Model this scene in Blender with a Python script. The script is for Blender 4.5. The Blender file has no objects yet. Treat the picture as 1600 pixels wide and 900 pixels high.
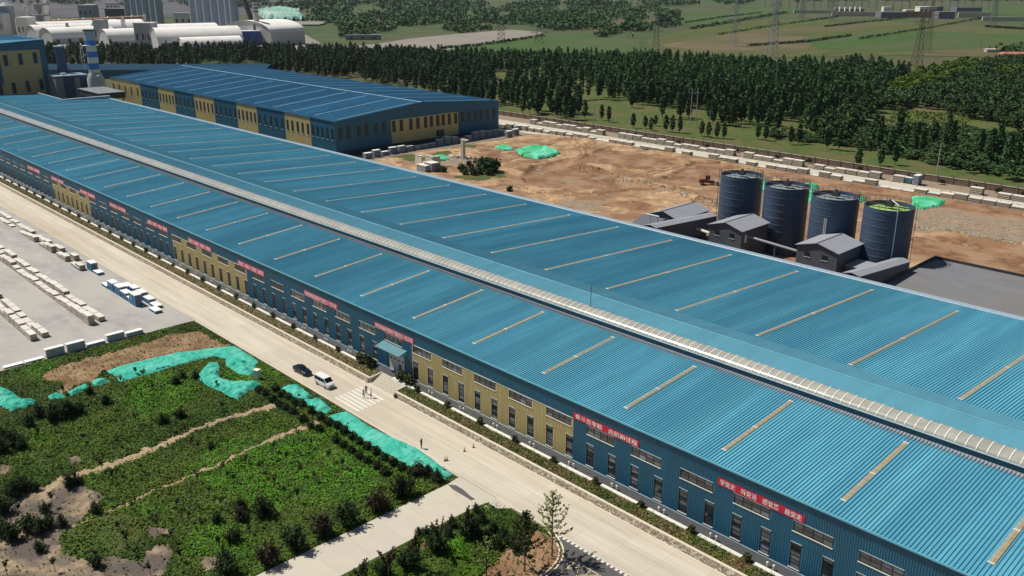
import bpy, bmesh, math, random
import numpy as np
from mathutils import Vector, noise, Matrix
random.seed(7); rng = np.random.default_rng(7)
R = math.radians
sc = bpy.context.scene
col = sc.collection

# ------------------------------------------------------------------ camera, sky, sun, exposure
CAM = Vector((0.0, -94.765, 74.793)); PITCH = 19.1507; YAW = 136.415; FPX = 1391.47
cd = bpy.data.cameras.new("camera"); cd.lens = FPX / 1600 * 36; cd.sensor_width = 36; cd.clip_end = 40000; cd.clip_start = 1
cam = bpy.data.objects.new("camera", cd); col.objects.link(cam)
cam.location = CAM; cam.rotation_euler = (R(90 - PITCH), 0, R(YAW - 90)); sc.camera = cam
SUN_EL, SUN_TO = 56.0, 23.0          # elevation; compass angle (from +X) the shadows fall towards
w = bpy.data.worlds.new("World"); sc.world = w; w.use_nodes = True
nt = w.node_tree; bg = nt.nodes["Background"]
sky = nt.nodes.new("ShaderNodeTexSky"); sky.sky_type = 'NISHITA'; sky.sun_disc = False
sky.sun_elevation = R(SUN_EL); sky.sun_rotation = R(90 - (SUN_TO + 180)); sky.dust_density = 1.0; sky.altitude = 100
nt.links.new(sky.outputs[0], bg.inputs[0]); bg.inputs[1].default_value = 0.050
sd = bpy.data.lights.new("sun", 'SUN'); sd.energy = 4.9; sd.angle = R(0.5); sd.color = (1, 0.95, 0.85)
sun = bpy.data.objects.new("sun", sd); col.objects.link(sun)
ldir = Vector((math.cos(R(SUN_TO)) * math.cos(R(SUN_EL)), math.sin(R(SUN_TO)) * math.cos(R(SUN_EL)), -math.sin(R(SUN_EL))))
sun.rotation_euler = ldir.to_track_quat('-Z', 'Y').to_euler(); sun.location = (-200, -200, 300)
sc.view_settings.view_transform = 'Standard'; sc.view_settings.look = 'None'
sc.view_settings.exposure = 0.0; sc.view_settings.gamma = 1.0

# ------------------------------------------------------------------ survey helpers (photo pixel <-> ground point)
_c, _s = math.cos(R(YAW)), math.sin(R(YAW)); _cp, _sp = math.cos(R(PITCH)), math.sin(R(PITCH))
FW = np.array([_c * _cp, _s * _cp, -_sp]); RT = np.array([_s, -_c, 0.0]); UP = np.cross(RT, FW); C0 = np.array(CAM)
def ray(px, py): return FW + RT * (px - 800) / FPX + UP * (450 - py) / FPX
def G(px, py, z=0.0):
    d = ray(px, py); p = C0 + d * ((z - C0[2]) / d[2]); return (float(p[0]), float(p[1]), float(p[2]))
def onX(px, py, X): d = ray(px, py); p = C0 + d * ((X - C0[0]) / d[0]); return p
def onY(px, py, Y): d = ray(px, py); p = C0 + d * ((Y - C0[1]) / d[1]); return p
def proj(x, y, z=0.0):
    d = np.stack([np.asarray(x, float) - C0[0], np.asarray(y, float) - C0[1], np.zeros_like(np.asarray(x, float)) + z - C0[2]], -1)
    k = d @ FW; return 800 + FPX * (d @ RT) / k, 450 - FPX * (d @ UP) / k
def mpp(px, py):                       # metres per photo pixel at that ground point
    return float(np.linalg.norm(np.array(G(px, py)) - C0)) / FPX
def inpoly(x, y, P):
    x = np.asarray(x, float); y = np.asarray(y, float); r = np.zeros(x.shape, bool); n = len(P)
    for i in range(n):
        x0, y0 = P[i]; x1, y1 = P[(i + 1) % n]
        if y0 == y1: continue
        c = ((y0 > y) != (y1 > y)) & (x < (x1 - x0) * (y - y0) / (y1 - y0) + x0); r ^= c
    return r
ORD = "first second third fourth fifth sixth seventh eighth ninth tenth eleventh twelfth thirteenth fourteenth fifteenth sixteenth seventeenth eighteenth nineteenth twentieth".split()
_tens = {2: 'twenty', 3: 'thirty', 4: 'forty', 5: 'fifty', 6: 'sixty', 7: 'seventy'}
def ordn(i):                           # 0-based
    if i < 20: return ORD[i]
    t, u = divmod(i + 1, 10)
    return (_tens[t][:-1] + 'ieth') if u == 0 else _tens[t] + '-' + ORD[u - 1]

# ------------------------------------------------------------------ materials
MATS = {}
def mat(name, c, rough=0.7, metal=0.0, var=0.12, scale=0.6, c2=None, objvar=0.0, bump=0.0, bscale=None, spec=0.5, detail=4, stretch=None, c2pos=(0.42, 0.62), alpha=None, trans=0.0, coat=0.0):
    m = bpy.data.materials.new(name); m.use_nodes = True; N = m.node_tree.nodes; L = m.node_tree.links
    b = N["Principled BSDF"]; b.inputs["Roughness"].default_value = rough; b.inputs["Metallic"].default_value = metal
    b.inputs["Specular IOR Level"].default_value = spec
    if coat: b.inputs['Coat Weight'].default_value = coat; b.inputs['Coat Roughness'].default_value = 0.18
    if trans: b.inputs["Transmission Weight"].default_value = trans
    geo = N.new("ShaderNodeNewGeometry"); src = geo.outputs["Position"]
    if stretch:
        mp = N.new("ShaderNodeVectorMath"); mp.operation = 'MULTIPLY'; mp.inputs[1].default_value = stretch; L.new(src, mp.inputs[0]); src = mp.outputs[0]
    n1 = N.new("ShaderNodeTexNoise"); n1.inputs["Scale"].default_value = scale; n1.inputs["Detail"].default_value = detail; n1.inputs["Roughness"].default_value = 0.62
    L.new(src, n1.inputs["Vector"])
    rp = N.new("ShaderNodeValToRGB"); L.new(n1.outputs["Fac"], rp.inputs["Fac"])
    ca = tuple(max(0, v * (1 - var)) for v in c); cb = tuple(v * (1 + var) for v in c)
    rp.color_ramp.elements[0].position = 0.32; rp.color_ramp.elements[1].position = 0.68
    rp.color_ramp.elements[0].color = (*ca, 1); rp.color_ramp.elements[1].color = (*cb, 1)
    out = rp.outputs["Color"]
    if c2:
        n2 = N.new("ShaderNodeTexNoise"); n2.inputs["Scale"].default_value = scale * 0.23; n2.inputs["Detail"].default_value = 5; L.new(src, n2.inputs["Vector"])
        r2 = N.new("ShaderNodeValToRGB"); r2.color_ramp.elements[0].position, r2.color_ramp.elements[1].position = c2pos; L.new(n2.outputs["Fac"], r2.inputs["Fac"])
        mx = N.new("ShaderNodeMix"); mx.data_type = 'RGBA'; L.new(r2.outputs["Color"], mx.inputs["Factor"]); L.new(out, mx.inputs["A"]); mx.inputs["B"].default_value = (*c2, 1); out = mx.outputs["Result"]
    if objvar:
        oi = N.new("ShaderNodeObjectInfo"); mr = N.new("ShaderNodeMapRange"); L.new(oi.outputs["Random"], mr.inputs["Value"])
        mr.inputs["To Min"].default_value = 1 - objvar; mr.inputs["To Max"].default_value = 1 + objvar
        hv = N.new("ShaderNodeHueSaturation"); L.new(mr.outputs["Result"], hv.inputs["Value"]); L.new(out, hv.inputs["Color"]); out = hv.outputs["Color"]
    L.new(out, b.inputs["Base Color"])
    if bump:
        n3 = N.new("ShaderNodeTexNoise"); n3.inputs["Scale"].default_value = bscale or scale * 4; n3.inputs["Detail"].default_value = 6; L.new(geo.outputs["Position"], n3.inputs["Vector"])
        bp = N.new("ShaderNodeBump"); bp.inputs["Strength"].default_value = bump; bp.inputs["Distance"].default_value = 0.2; L.new(n3.outputs["Fac"], bp.inputs["Height"]); L.new(bp.outputs["Normal"], b.inputs["Normal"])
    MATS[name] = m; return m
def leafmat(name, c, objvar=0.25, var=0.35, scale=0.8):
    m = mat(name, c, rough=0.75, var=var, scale=scale, objvar=objvar, spec=0.25); return m
M = MATS
mat('roof_blue', (0.108, 0.358, 0.475), rough=0.46, var=0.13, scale=0.9, objvar=0.07, stretch=(1.0, 0.05, 1), c2=(0.080, 0.295, 0.415), spec=0.15)
mat('roof_blue_far', (0.042, 0.195, 0.335), rough=0.6, var=0.14, scale=0.6, objvar=0.07, stretch=(1.0, 0.06, 1), spec=0.15)
mat('roof_rib_shade', (0.014, 0.070, 0.125), rough=0.7, var=0.2, scale=0.3, spec=0.15)  # shed roof blue, darkened to put the rib shading into the colour
mat('cap_blue', (0.120, 0.350, 0.455), rough=0.42, var=0.09, scale=0.4, stretch=(1, .2, 1))
mat('wall_blue', (0.015, 0.130, 0.225), rough=0.5, var=0.10, scale=0.5, stretch=(1, 1, .15), objvar=0.04, c2=(0.018, 0.118, 0.205))
mat('wall_yellow', (0.540, 0.440, 0.205), rough=0.55, var=0.07, scale=0.7, stretch=(1, 1, .15), objvar=0.03)
mat('trim_light', (0.42, 0.58, 0.66), rough=0.45, var=0.06)
mat('edge_cyan', (0.16, 0.48, 0.62), rough=0.4, var=0.05)
mat('sill_white', (0.72, 0.70, 0.62), rough=0.6, var=0.05)
mat('frame_dark', (0.018, 0.019, 0.022), rough=0.4, var=0.1)
mat('glass', (0.022, 0.030, 0.045), rough=0.06, var=0.3, scale=0.5, objvar=0.5, spec=0.9)
mat('glass_pale', (0.17, 0.18, 0.21), rough=0.15, var=0.3, scale=0.8, objvar=0.4)
mat('glass_far', (0.016, 0.022, 0.034), rough=0.35, var=0.2, spec=0.5)
mat('skylight_tan', (0.37, 0.30, 0.16), coat=1.0, rough=0.35, var=0.16, scale=1.2, objvar=0.12)
mat('skylight', (0.29, 0.30, 0.27), rough=0.35, var=0.16, scale=1.2, objvar=0.10, stretch=(.5, .5, 1))
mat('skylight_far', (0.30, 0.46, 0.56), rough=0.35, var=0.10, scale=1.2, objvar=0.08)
mat('vault', (0.40, 0.39, 0.34), coat=0.7, rough=0.17, var=0.16, scale=0.8, spec=0.7, c2=(0.33, 0.325, 0.29))
mat('vault_bar', (0.72, 0.71, 0.66), rough=0.3, var=0.04)
mat('louvre_blue', (0.030, 0.105, 0.160), rough=0.5, var=0.15)
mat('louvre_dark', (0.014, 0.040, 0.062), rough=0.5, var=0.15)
mat('gutter', (0.30, 0.38, 0.46), rough=0.45, metal=0.0, var=0.07, scale=1.0)
mat('concrete_road', (0.535, 0.480, 0.390), rough=0.85, var=0.14, scale=0.8, c2=(0.430, 0.365, 0.270), objvar=0.04, bump=0.12, bscale=6, stretch=(.05, 1, 1), c2pos=(0.44, 0.72), detail=7)
mat('concrete_side', (0.520, 0.475, 0.385), rough=0.85, var=0.06, scale=0.4, objvar=0.03, c2=(0.50, 0.46, 0.385), bump=0.1, bscale=6)
mat('concrete_yard', (0.335, 0.325, 0.312), rough=0.88, var=0.18, scale=0.3, c2=(0.40, 0.375, 0.34), bump=0.1, bscale=4, stretch=(.6, 1, 1))
mat('kerb', (0.62, 0.56, 0.44), rough=0.8, var=0.08, scale=1.5)
mat('asphalt', (0.092, 0.088, 0.090), rough=0.9, var=0.15, scale=2.0)
mat('letter_white', (0.80, 0.78, 0.76), rough=0.7, var=0.03)
mat('paint_white', (0.66, 0.64, 0.57), rough=0.7, var=0.05, scale=2)
mat('paint_yellow', (0.60, 0.50, 0.26), rough=0.7, var=0.15, scale=2)
mat('apron_dark', (0.060, 0.062, 0.068), rough=0.85, var=0.15, scale=1)
mat('bench_white', (0.72, 0.69, 0.61), rough=0.7, var=0.05, scale=1.5, objvar=0.04)
mat('rubble', (0.34, 0.28, 0.205), rough=0.95, var=0.55, scale=3.2, detail=3, bump=0.6, bscale=3.5)
mat('soil', (0.175, 0.125, 0.070), rough=1, var=0.35, scale=1.2, bump=0.3)
mat('earth', (0.405, 0.260, 0.142), rough=1, var=0.38, scale=0.35, c2=(0.235, 0.130, 0.066), bump=0.8, bscale=0.9, c2pos=(0.45, 0.60), detail=8)
mat('earth_red', (0.200, 0.100, 0.050), rough=1, var=0.40, scale=0.45, c2=(0.31, 0.19, 0.11), bump=0.9, bscale=0.9, detail=8)
mat('earth_grey', (0.245, 0.195, 0.145), rough=1, var=0.30, scale=0.6, bump=0.5, bscale=2.5, c2=(0.29, 0.20, 0.125))
mat('garden_soil', (0.275, 0.205, 0.135), rough=1, var=0.40, scale=0.9, c2=(0.105, 0.085, 0.072), bump=0.6, bscale=2, c2pos=(0.40, 0.56), detail=7)
mat('garden_dirt', (0.275, 0.175, 0.095), rough=1, var=0.40, scale=0.7, c2=(0.17, 0.10, 0.05), bump=0.7, bscale=1.5, detail=8)
mat('canopy_teal', (0.060, 0.200, 0.250), rough=0.5, var=0.08)
mat('path_soil', (0.340, 0.255, 0.160), rough=1, var=0.18, scale=0.5, bump=0.3, bscale=3)
mat('lawn', (0.050, 0.085, 0.014), rough=1, var=0.4, scale=0.5, c2=(0.095, 0.082, 0.022), bump=0.4, bscale=3)
leafmat('grass_bright', (0.074, 0.205, 0.008), objvar=0, var=0.45, scale=0.35)
leafmat('grass_olive', (0.072, 0.130, 0.008), objvar=0, var=0.45, scale=0.35)
leafmat('grass_dark', (0.038, 0.088, 0.006), objvar=0, var=0.45, scale=0.35)
leafmat('cover_brown', (0.135, 0.105, 0.030), objvar=0, var=0.5, scale=1.2)
leafmat('leaf_bush', (0.020, 0.042, 0.009), objvar=0.2)
leafmat('leaf_red', (0.040, 0.032, 0.016), objvar=0.25)
leafmat('leaf_fresh', (0.165, 0.190, 0.042), objvar=0.2)
leafmat('leaf_shrub', (0.060, 0.075, 0.018), objvar=0.3)
leafmat('leaf_poplar', (0.028, 0.072, 0.020), objvar=0.40, scale=0.15)
leafmat('leaf_poplar_light', (0.046, 0.104, 0.026), objvar=0.35, scale=0.15)
leafmat('leaf_wood', (0.030, 0.066, 0.013), objvar=0.35, scale=0.12)
leafmat('leaf_yellowgreen', (0.085, 0.145, 0.012), objvar=0.3, scale=0.12)
leafmat('leaf_hill', (0.026, 0.076, 0.015), objvar=0.0, var=0.6, scale=0.025)
mat('bark', (0.085, 0.065, 0.048), rough=0.95, var=0.3, scale=3)
mat('net_teal', (0.045, 0.400, 0.300), rough=0.85, var=0.28, scale=1.6, c2=(0.11, 0.50, 0.39), spec=0.15, bump=0.9, bscale=2.2)
mat('net_green', (0.040, 0.400, 0.170), rough=0.85, bump=0.9, bscale=1.5, var=0.4, scale=0.5, c2=(0.16, 0.62, 0.42), spec=0.3)
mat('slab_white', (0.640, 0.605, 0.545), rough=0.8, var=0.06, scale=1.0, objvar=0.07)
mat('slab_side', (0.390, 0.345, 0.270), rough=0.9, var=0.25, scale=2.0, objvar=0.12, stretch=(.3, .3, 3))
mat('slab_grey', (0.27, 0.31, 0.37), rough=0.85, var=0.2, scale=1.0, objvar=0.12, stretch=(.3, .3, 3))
mat('board_white', (0.78, 0.78, 0.78), rough=0.6, var=0.04, objvar=0.03)
mat('gap_dark', (0.035, 0.03, 0.026), rough=1, var=0.2)
mat('rack_blue', (0.035, 0.210, 0.420), rough=0.5, var=0.15, objvar=0.15)
mat('steel_grey', (0.20, 0.21, 0.23), rough=0.5, var=0.12)
mat('steel_dark', (0.045, 0.045, 0.050), rough=0.5, var=0.15)
mat('banner_red', (0.620, 0.012, 0.045), rough=0.7, var=0.06)
mat('banner_pink', (0.680, 0.090, 0.150), rough=0.7, var=0.08)
mat('silo_blue', (0.034, 0.062, 0.115), rough=0.55, var=0.22, scale=0.25, objvar=0.06, c2=(0.045, 0.078, 0.135), stretch=(1, 1, .3))
mat('silo_band', (0.050, 0.085, 0.140), rough=0.45, var=0.15)
mat('silo_top', (0.22, 0.27, 0.28), rough=0.6, var=0.08)
mat('silo_top_lime', (0.28, 0.44, 0.13), rough=0.6, var=0.1)
mat('house_roof', (0.30, 0.31, 0.35), rough=0.55, var=0.06, objvar=0.03)
mat('house_wall', (0.085, 0.100, 0.130), rough=0.6, var=0.08)
mat('pad_grey', (0.165, 0.168, 0.185), rough=0.9, var=0.10, scale=0.3, c2=(0.175, 0.16, 0.148), stretch=(.4, 1, 1))
mat('wall_brick', (0.175, 0.120, 0.090), rough=0.95, var=0.25, scale=1.0)
mat('plant_white', (0.62, 0.60, 0.57), rough=0.7, var=0.08, scale=0.1, objvar=0.06)
mat('plant_roof', (0.80, 0.775, 0.74), rough=0.75, var=0.07, scale=0.08, objvar=0.04)
mat('plant_gable', (0.46, 0.48, 0.47), rough=0.7, var=0.06)
mat('plant_grey', (0.27, 0.30, 0.33), rough=0.7, var=0.12, scale=0.15, objvar=0.1)
mat('plant_silo', (0.30, 0.345, 0.42), rough=0.75, var=0.10, scale=0.1, objvar=0.08, stretch=(1, 1, .2))
mat('rust', (0.34, 0.19, 0.12), rough=0.85, var=0.5, scale=0.12)
mat('plant_blue', (0.02, 0.09, 0.42), rough=0.5, var=0.08)
mat('chimney_blue', (0.02, 0.20, 0.62), rough=0.5, var=0.06)
mat('chimney_grey', (0.42, 0.46, 0.47), rough=0.7, var=0.08)
mat('duct_navy', (0.020, 0.055, 0.140), rough=0.5, var=0.12)
mat('fieldA', (0.058, 0.080, 0.007), rough=1, var=0.25, scale=0.05, c2=(0.098, 0.080, 0.030), detail=7, stretch=(1, .3, 1))
mat('fieldB', (0.032, 0.085, 0.006), rough=1, var=0.25, scale=0.06, c2=(0.062, 0.080, 0.022), detail=7, stretch=(1, .3, 1))
mat('fieldC', (0.125, 0.098, 0.045), rough=1, var=0.18, scale=0.05, c2=(0.085, 0.08, 0.03))
mat('meadow', (0.055, 0.090, 0.010), rough=1, var=0.40, scale=0.3, c2=(0.098, 0.092, 0.026), bump=.6, bscale=1.2, detail=7)
mat('terrain', (0.040, 0.072, 0.014), rough=1, var=0.35, scale=0.02, c2=(0.078, 0.072, 0.03), detail=8)
mat('quarry_dark', (0.062, 0.060, 0.072), rough=1, var=0.35, scale=0.02, c2=(0.10, 0.095, 0.10), detail=8)
mat('bare_lot', (0.215, 0.200, 0.185), rough=1, var=0.16, scale=0.08, c2=(0.25, 0.215, 0.17))
mat('stone_light', (0.50, 0.46, 0.39), rough=0.95, var=0.25, scale=1.5)
mat('tile_red', (0.42, 0.17, 0.12), rough=0.8, var=0.15)
mat('tarp_pale', (0.16, 0.36, 0.29), rough=0.8, var=0.2, scale=0.05, c2=(0.34, 0.46, 0.42))
mat('pylon_brown', (0.13, 0.085, 0.07), rough=0.7, var=0.2)
mat('sub_purple', (0.16, 0.15, 0.19), rough=0.8, var=0.15)
mat('galv', (0.30, 0.31, 0.32), rough=0.5, metal=0.3, var=0.1)
mat('pole_conc', (0.48, 0.46, 0.42), rough=0.9, var=0.1)
mat('car_navy', (0.006, 0.009, 0.022), rough=0.22, var=0.05, spec=0.4)
mat('car_white', (0.78, 0.78, 0.78), rough=0.2, var=0.02, spec=0.7)
mat('car_glass', (0.010, 0.012, 0.015), rough=0.05, var=0.1, spec=0.9)
mat('tyre', (0.012, 0.012, 0.012), rough=0.9, var=0.1)
mat('rim', (0.45, 0.45, 0.46), rough=0.3, metal=0.8, var=0.05)
mat('lamp_glass', (0.75, 0.75, 0.72), rough=0.1, var=0.02)
mat('loader_orange', (0.16, 0.055, 0.020), rough=0.6, var=0.3, scale=1)
mat('cone_orange', (0.30, 0.09, 0.03), rough=0.6, var=0.2)
mat('skin', (0.42, 0.24, 0.16), rough=0.6, var=0.05)
mat('cloth_black', (0.012, 0.012, 0.015), rough=0.9, var=0.2)
mat('cloth_white', (0.62, 0.62, 0.60), rough=0.9, var=0.1)
mat('cloth_grey', (0.13, 0.13, 0.14), rough=0.9, var=0.15)

# ------------------------------------------------------------------ mesh + object helpers
class MB:
    def __init__(s): s.v = []; s.f = []; s.m = []
    def poly(s, pts, mi=0):
        b = len(s.v); s.v += [tuple(p) for p in pts]; s.f.append(tuple(range(b, b + len(pts)))); s.m.append(mi); return s
    def box(s, x0, x1, y0, y1, z0, z1, mi=0, top=None):
        b = len(s.v)
        s.v += [(x0, y0, z0), (x1, y0, z0), (x1, y1, z0), (x0, y1, z0), (x0, y0, z1), (x1, y0, z1), (x1, y1, z1), (x0, y1, z1)]
        for k, q in enumerate(((0, 3, 2, 1), (4, 5, 6, 7), (0, 1, 5, 4), (1, 2, 6, 5), (2, 3, 7, 6), (3, 0, 4, 7))):
            s.f.append(tuple(b + i for i in q)); s.m.append(top if (k == 1 and top is not None) else mi)
        return s
    def hexa(s, P, mi=0):                     # 8 points: bottom ring then top ring
        b = len(s.v); s.v += [tuple(p) for p in P]
        for q in ((0, 3, 2, 1), (4, 5, 6, 7), (0, 1, 5, 4), (1, 2, 6, 5), (2, 3, 7, 6), (3, 0, 4, 7)): s.f.append(tuple(b + i for i in q)); s.m.append(mi)
        return s
    def lathe(s, prof, n=16, cx=0, cy=0, mi=0, cap=True, mis=None):   # prof [(r,z)...]
        b = len(s.v); k = len(prof)
        for i in range(n):
            a = 2 * math.pi * i / n
            for r, z in prof: s.v.append((cx + r * math.cos(a), cy + r * math.sin(a), z))
        for i in range(n):
            j = (i + 1) % n
            for t in range(k - 1):
                s.f.append((b + i * k + t, b + j * k + t, b + j * k + t + 1, b + i * k + t + 1)); s.m.append(mis[t] if mis else mi)
        if cap:
            s.f.append(tuple(b + i * k + k - 1 for i in range(n))); s.m.append(mis[-1] if mis else mi)
            s.f.append(tuple(b + i * k for i in reversed(range(n)))); s.m.append(mis[0] if mis else mi)
        return s
    def tube(s, p0, p1, r0, r1=None, n=6, mi=0):
        r1 = r0 if r1 is None else r1
        p0 = Vector(p0); p1 = Vector(p1); d = (p1 - p0); 
        if d.length < 1e-6: return s
        d.normalize(); u = d.orthogonal().normalized(); v = d.cross(u); b = len(s.v)
        for i in range(n):
            a = 2 * math.pi * i / n; o = u * math.cos(a) + v * math.sin(a)
            s.v.append(tuple(p0 + o * r0)); s.v.append(tuple(p1 + o * r1))
        for i in range(n):
            j = (i + 1) % n; s.f.append((b + 2 * i, b + 2 * j, b + 2 * j + 1, b + 2 * i + 1)); s.m.append(mi)
        s.f.append(tuple(b + 2 * i for i in reversed(range(n)))); s.m.append(mi)
        s.f.append(tuple(b + 2 * i + 1 for i in range(n))); s.m.append(mi)
        return s
    def bar(s, p0, p1, wd, mi=0): return s.tube(p0, p1, wd * .7, wd * .7, 4, mi)
    def sweep(s, prof, x0, x1, mi=0, xs=None, close=False):   # profile in (y,z) swept along x
        xs = xs or [x0, x1]; b = len(s.v); k = len(prof)
        for x in xs:
            for y, z in prof: s.v.append((x, y, z))
        for i in range(len(xs) - 1):
            for t in range(k - (0 if close else 1)):
                u = (t + 1) % k
                s.f.append((b + i * k + t, b + (i + 1) * k + t, b + (i + 1) * k + u, b + i * k + u)); s.m.append(mi)
        return s
    def corr(s, x0, x1, A, B, nrm, pitch, d, mi=0, frac=(0.0, .62, .70, .92)):
        # ribbed sheet: x runs along the sheet, A,B are (y,z) of its two edges, ribs of height d along nrm (y,z)
        n = max(1, round((x1 - x0) / pitch)); p = (x1 - x0) / n; b = len(s.v); st = []
        for i in range(n):
            st += [(x0 + (i + frac[0]) * p, 0), (x0 + (i + frac[1]) * p, 0), (x0 + (i + frac[2]) * p, d), (x0 + (i + frac[3]) * p, d)]
        st.append((x1, 0))
        for x, h in st:
            s.v.append((x, A[0] + nrm[0] * h, A[1] + nrm[1] * h)); s.v.append((x, B[0] + nrm[0] * h, B[1] + nrm[1] * h))
        for i in range(len(st) - 1):
            s.f.append((b + 2 * i, b + 2 * i + 2, b + 2 * i + 3, b + 2 * i + 1)); s.m.append(mi)
        return s
    def mesh(s, name, mats, smooth=False):
        me = bpy.data.meshes.new(name); me.from_pydata(s.v, [], s.f)
        for m in (mats if isinstance(mats, (list, tuple)) else [mats]): me.materials.append(M[m])
        me.polygons.foreach_set("material_index", s.m)
        if smooth: me.polygons.foreach_set("use_smooth", [True] * len(s.f))
        me.update(); return me
    def obj(s, name, mats, parent=None, loc=None, rotz=0, smooth=False): return O(name, s.mesh(name, mats, smooth), parent, loc, rotz)
def O(name, me, parent=None, loc=None, rotz=0, scale=None):
    o = bpy.data.objects.new(name, me); col.objects.link(o)
    if parent is not None: o.parent = parent
    if loc is not None: o.location = loc
    if rotz: o.rotation_euler = (0, 0, rotz)
    if scale is not None: o.scale = scale if not isinstance(scale, (int, float)) else (scale,) * 3
    return o
def tag(o, label, cat, group=None):
    o['label'] = label; o['category'] = cat
    if group: o['group'] = group
    return o
def thing(name, label, cat, loc=(0, 0, 0), rotz=0, group=None, scale=None): return tag(O(name, None, None, loc, rotz, scale), label, cat, group)
def struct(o): o['kind'] = 'structure'; return o
def stuff(o): o['kind'] = 'stuff'; return o
def npmesh(name, V, F, mats, mi=None, smooth=False):
    V = np.asarray(V, np.float32); F = np.asarray(F, np.int32); me = bpy.data.meshes.new(name); k = F.shape[1]
    me.vertices.add(len(V)); me.vertices.foreach_set("co", V.ravel()); me.loops.add(F.size); me.loops.foreach_set("vertex_index", F.ravel())
    me.polygons.add(len(F)); me.polygons.foreach_set("loop_start", np.arange(0, F.size, k, dtype=np.int32))
    for m in (mats if isinstance(mats, (list, tuple)) else [mats]): me.materials.append(M[m])
    if mi is not None: me.polygons.foreach_set("material_index", np.asarray(mi, np.int32))
    if smooth: me.polygons.foreach_set("use_smooth", np.ones(len(F), bool))
    me.update(calc_edges=True); return me
def quads(Cn, size, up=0.35, aspect=1.0, rg=None):
    rg = rg or rng; n = len(Cn); nr = rg.normal(size=(n, 3)); nr[:, 2] = np.abs(nr[:, 2]) + up; nr /= np.linalg.norm(nr, axis=1)[:, None]
    t = rg.normal(size=(n, 3)); a = np.cross(nr, t); a /= np.linalg.norm(a, axis=1)[:, None]; b = np.cross(nr, a)
    sz = (np.asarray(size) * rg.uniform(.6, 1.25, n))[:, None]; a = a * sz; b = b * sz * aspect
    V = np.stack([Cn - a * .5 - b * .2, Cn - b * .55 + a * .1, Cn + a * .5 + b * .15, Cn + b * .55 - a * .05], 1).reshape(-1, 3)
    return V, np.arange(4 * n).reshape(n, 4)
def fbm(x, y, f=1.0, o=4, seed=0.0):
    return noise.fractal(Vector((x * f + seed, y * f - seed * 1.7, seed * .37)), 1.0, 2.0, o)
def vnoise(X, Y, f, seed=0):                   # cheap vector value noise
    x = np.asarray(X) * f + seed * 13.1; y = np.asarray(Y) * f - seed * 7.7; xi = np.floor(x); yi = np.floor(y); u = x - xi; v = y - yi
    u = u * u * (3 - 2 * u); v = v * v * (3 - 2 * v)
    h = lambda a, b: np.modf(np.abs(np.sin(a * 127.1 + b * 311.7 + seed) * 43758.5453))[0]
    return (h(xi, yi) * (1 - u) + h(xi + 1, yi) * u) * (1 - v) + (h(xi, yi + 1) * (1 - u) + h(xi + 1, yi + 1) * u) * v
def vfbm(X, Y, f, seed=0, o=4):
    r = 0; a = .5
    for i in range(o): r = r + a * vnoise(X, Y, f * 2 ** i, seed + i); a *= .5
    return r
def pline(P, X, Y):                             # distance to polyline
    d = np.full(np.shape(X), 1e9)
    for (x0, y0), (x1, y1) in zip(P[:-1], P[1:]):
        l = (x1 - x0) ** 2 + (y1 - y0) ** 2 + 1e-9; t = np.clip(((X - x0) * (x1 - x0) + (Y - y0) * (y1 - y0)) / l, 0, 1)
        d = np.minimum(d, np.hypot(X - x0 - t * (x1 - x0), Y - y0 - t * (y1 - y0)))
    return d
HAZE = 0.000025
# ================================================================== SETTING
def sheet(name, P, z, m, parent=None):           # flat polygon sheet from ground points
    o = MB().poly([(x, y, z) for x, y in P]).obj(name, m, parent); return o if parent else struct(o)
def ccw(P):
    a = sum(P[i][0] * P[(i + 1) % len(P)][1] - P[(i + 1) % len(P)][0] * P[i][1] for i in range(len(P))); return P if a > 0 else P[::-1]
def psheet(name, pix, z, m): return sheet(name, ccw([G(*q)[:2] for q in pix]), z, m)
g = MB(); N_ = 40; E_ = 14000
for i in range(N_):
    for j in range(N_):
        x0 = -E_ + 2 * E_ * i / N_; y0 = -E_ + 2 * E_ * j / N_; d = 2 * E_ / N_
        g.poly([(x0, y0, -.5), (x0 + d, y0, -.5), (x0 + d, y0 + d, -.5), (x0, y0 + d, -.5)])
struct(g.obj('ground', 'terrain'))

# ---- main road: recessed bed, slabs on top
HX0, HX1 = -640.0, 30.0
bed = struct(MB().box(HX0, HX1, -15.25, -5.3, -.4, -.05).obj('main_road', 'soil'))
slab = MB().box(0, 5.988, 0, 4.905, -.045, 0); slabm = slab.mesh('slab', 'concrete_road')
for i in range(61):
    for j in range(2): O('slab', slabm, bed, (-348 + i * 6.0, -15.24 + j * 4.92, 0))
MB().box(HX0, -348.03, -15.24, -5.44, -.045, 0).obj('slab', 'concrete_road', bed)
# zebra crossing by the steps and the block marking by the lot
zm = MB().box(0, 7.9, 0, .5, .004, .008).mesh('crosswalk_stripe', 'paint_white')
for k in range(7): O('crosswalk_stripe', zm, bed, (-134.1 + .12 * k, -8.3 - .98 * k, 0))
zm2 = MB().box(0, .46, 0, 1.1, .004, .008).mesh('road_marking_block', 'paint_white')
# light edge kerb on the garden side
kr = struct(MB().box(-190, -88, -15.48, -15.30, -.3, -.02).obj('road_kerb', 'kerb'))
kmm = MB().box(0, 5.96, -.09, .09, -.2, .09).mesh('kerb_stone', 'kerb')
for i in range(19): 
    if not (-96 < -189.5 + i * 6 + 6 and -189.5 + i * 6 < -87): O('kerb_stone', kmm, kr, (-189.5 + i * 6, -15.39, 0))
for i in range(2): O('kerb_stone', kmm, kr, (-86.9 + i * 6, -15.39, 0))
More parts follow.
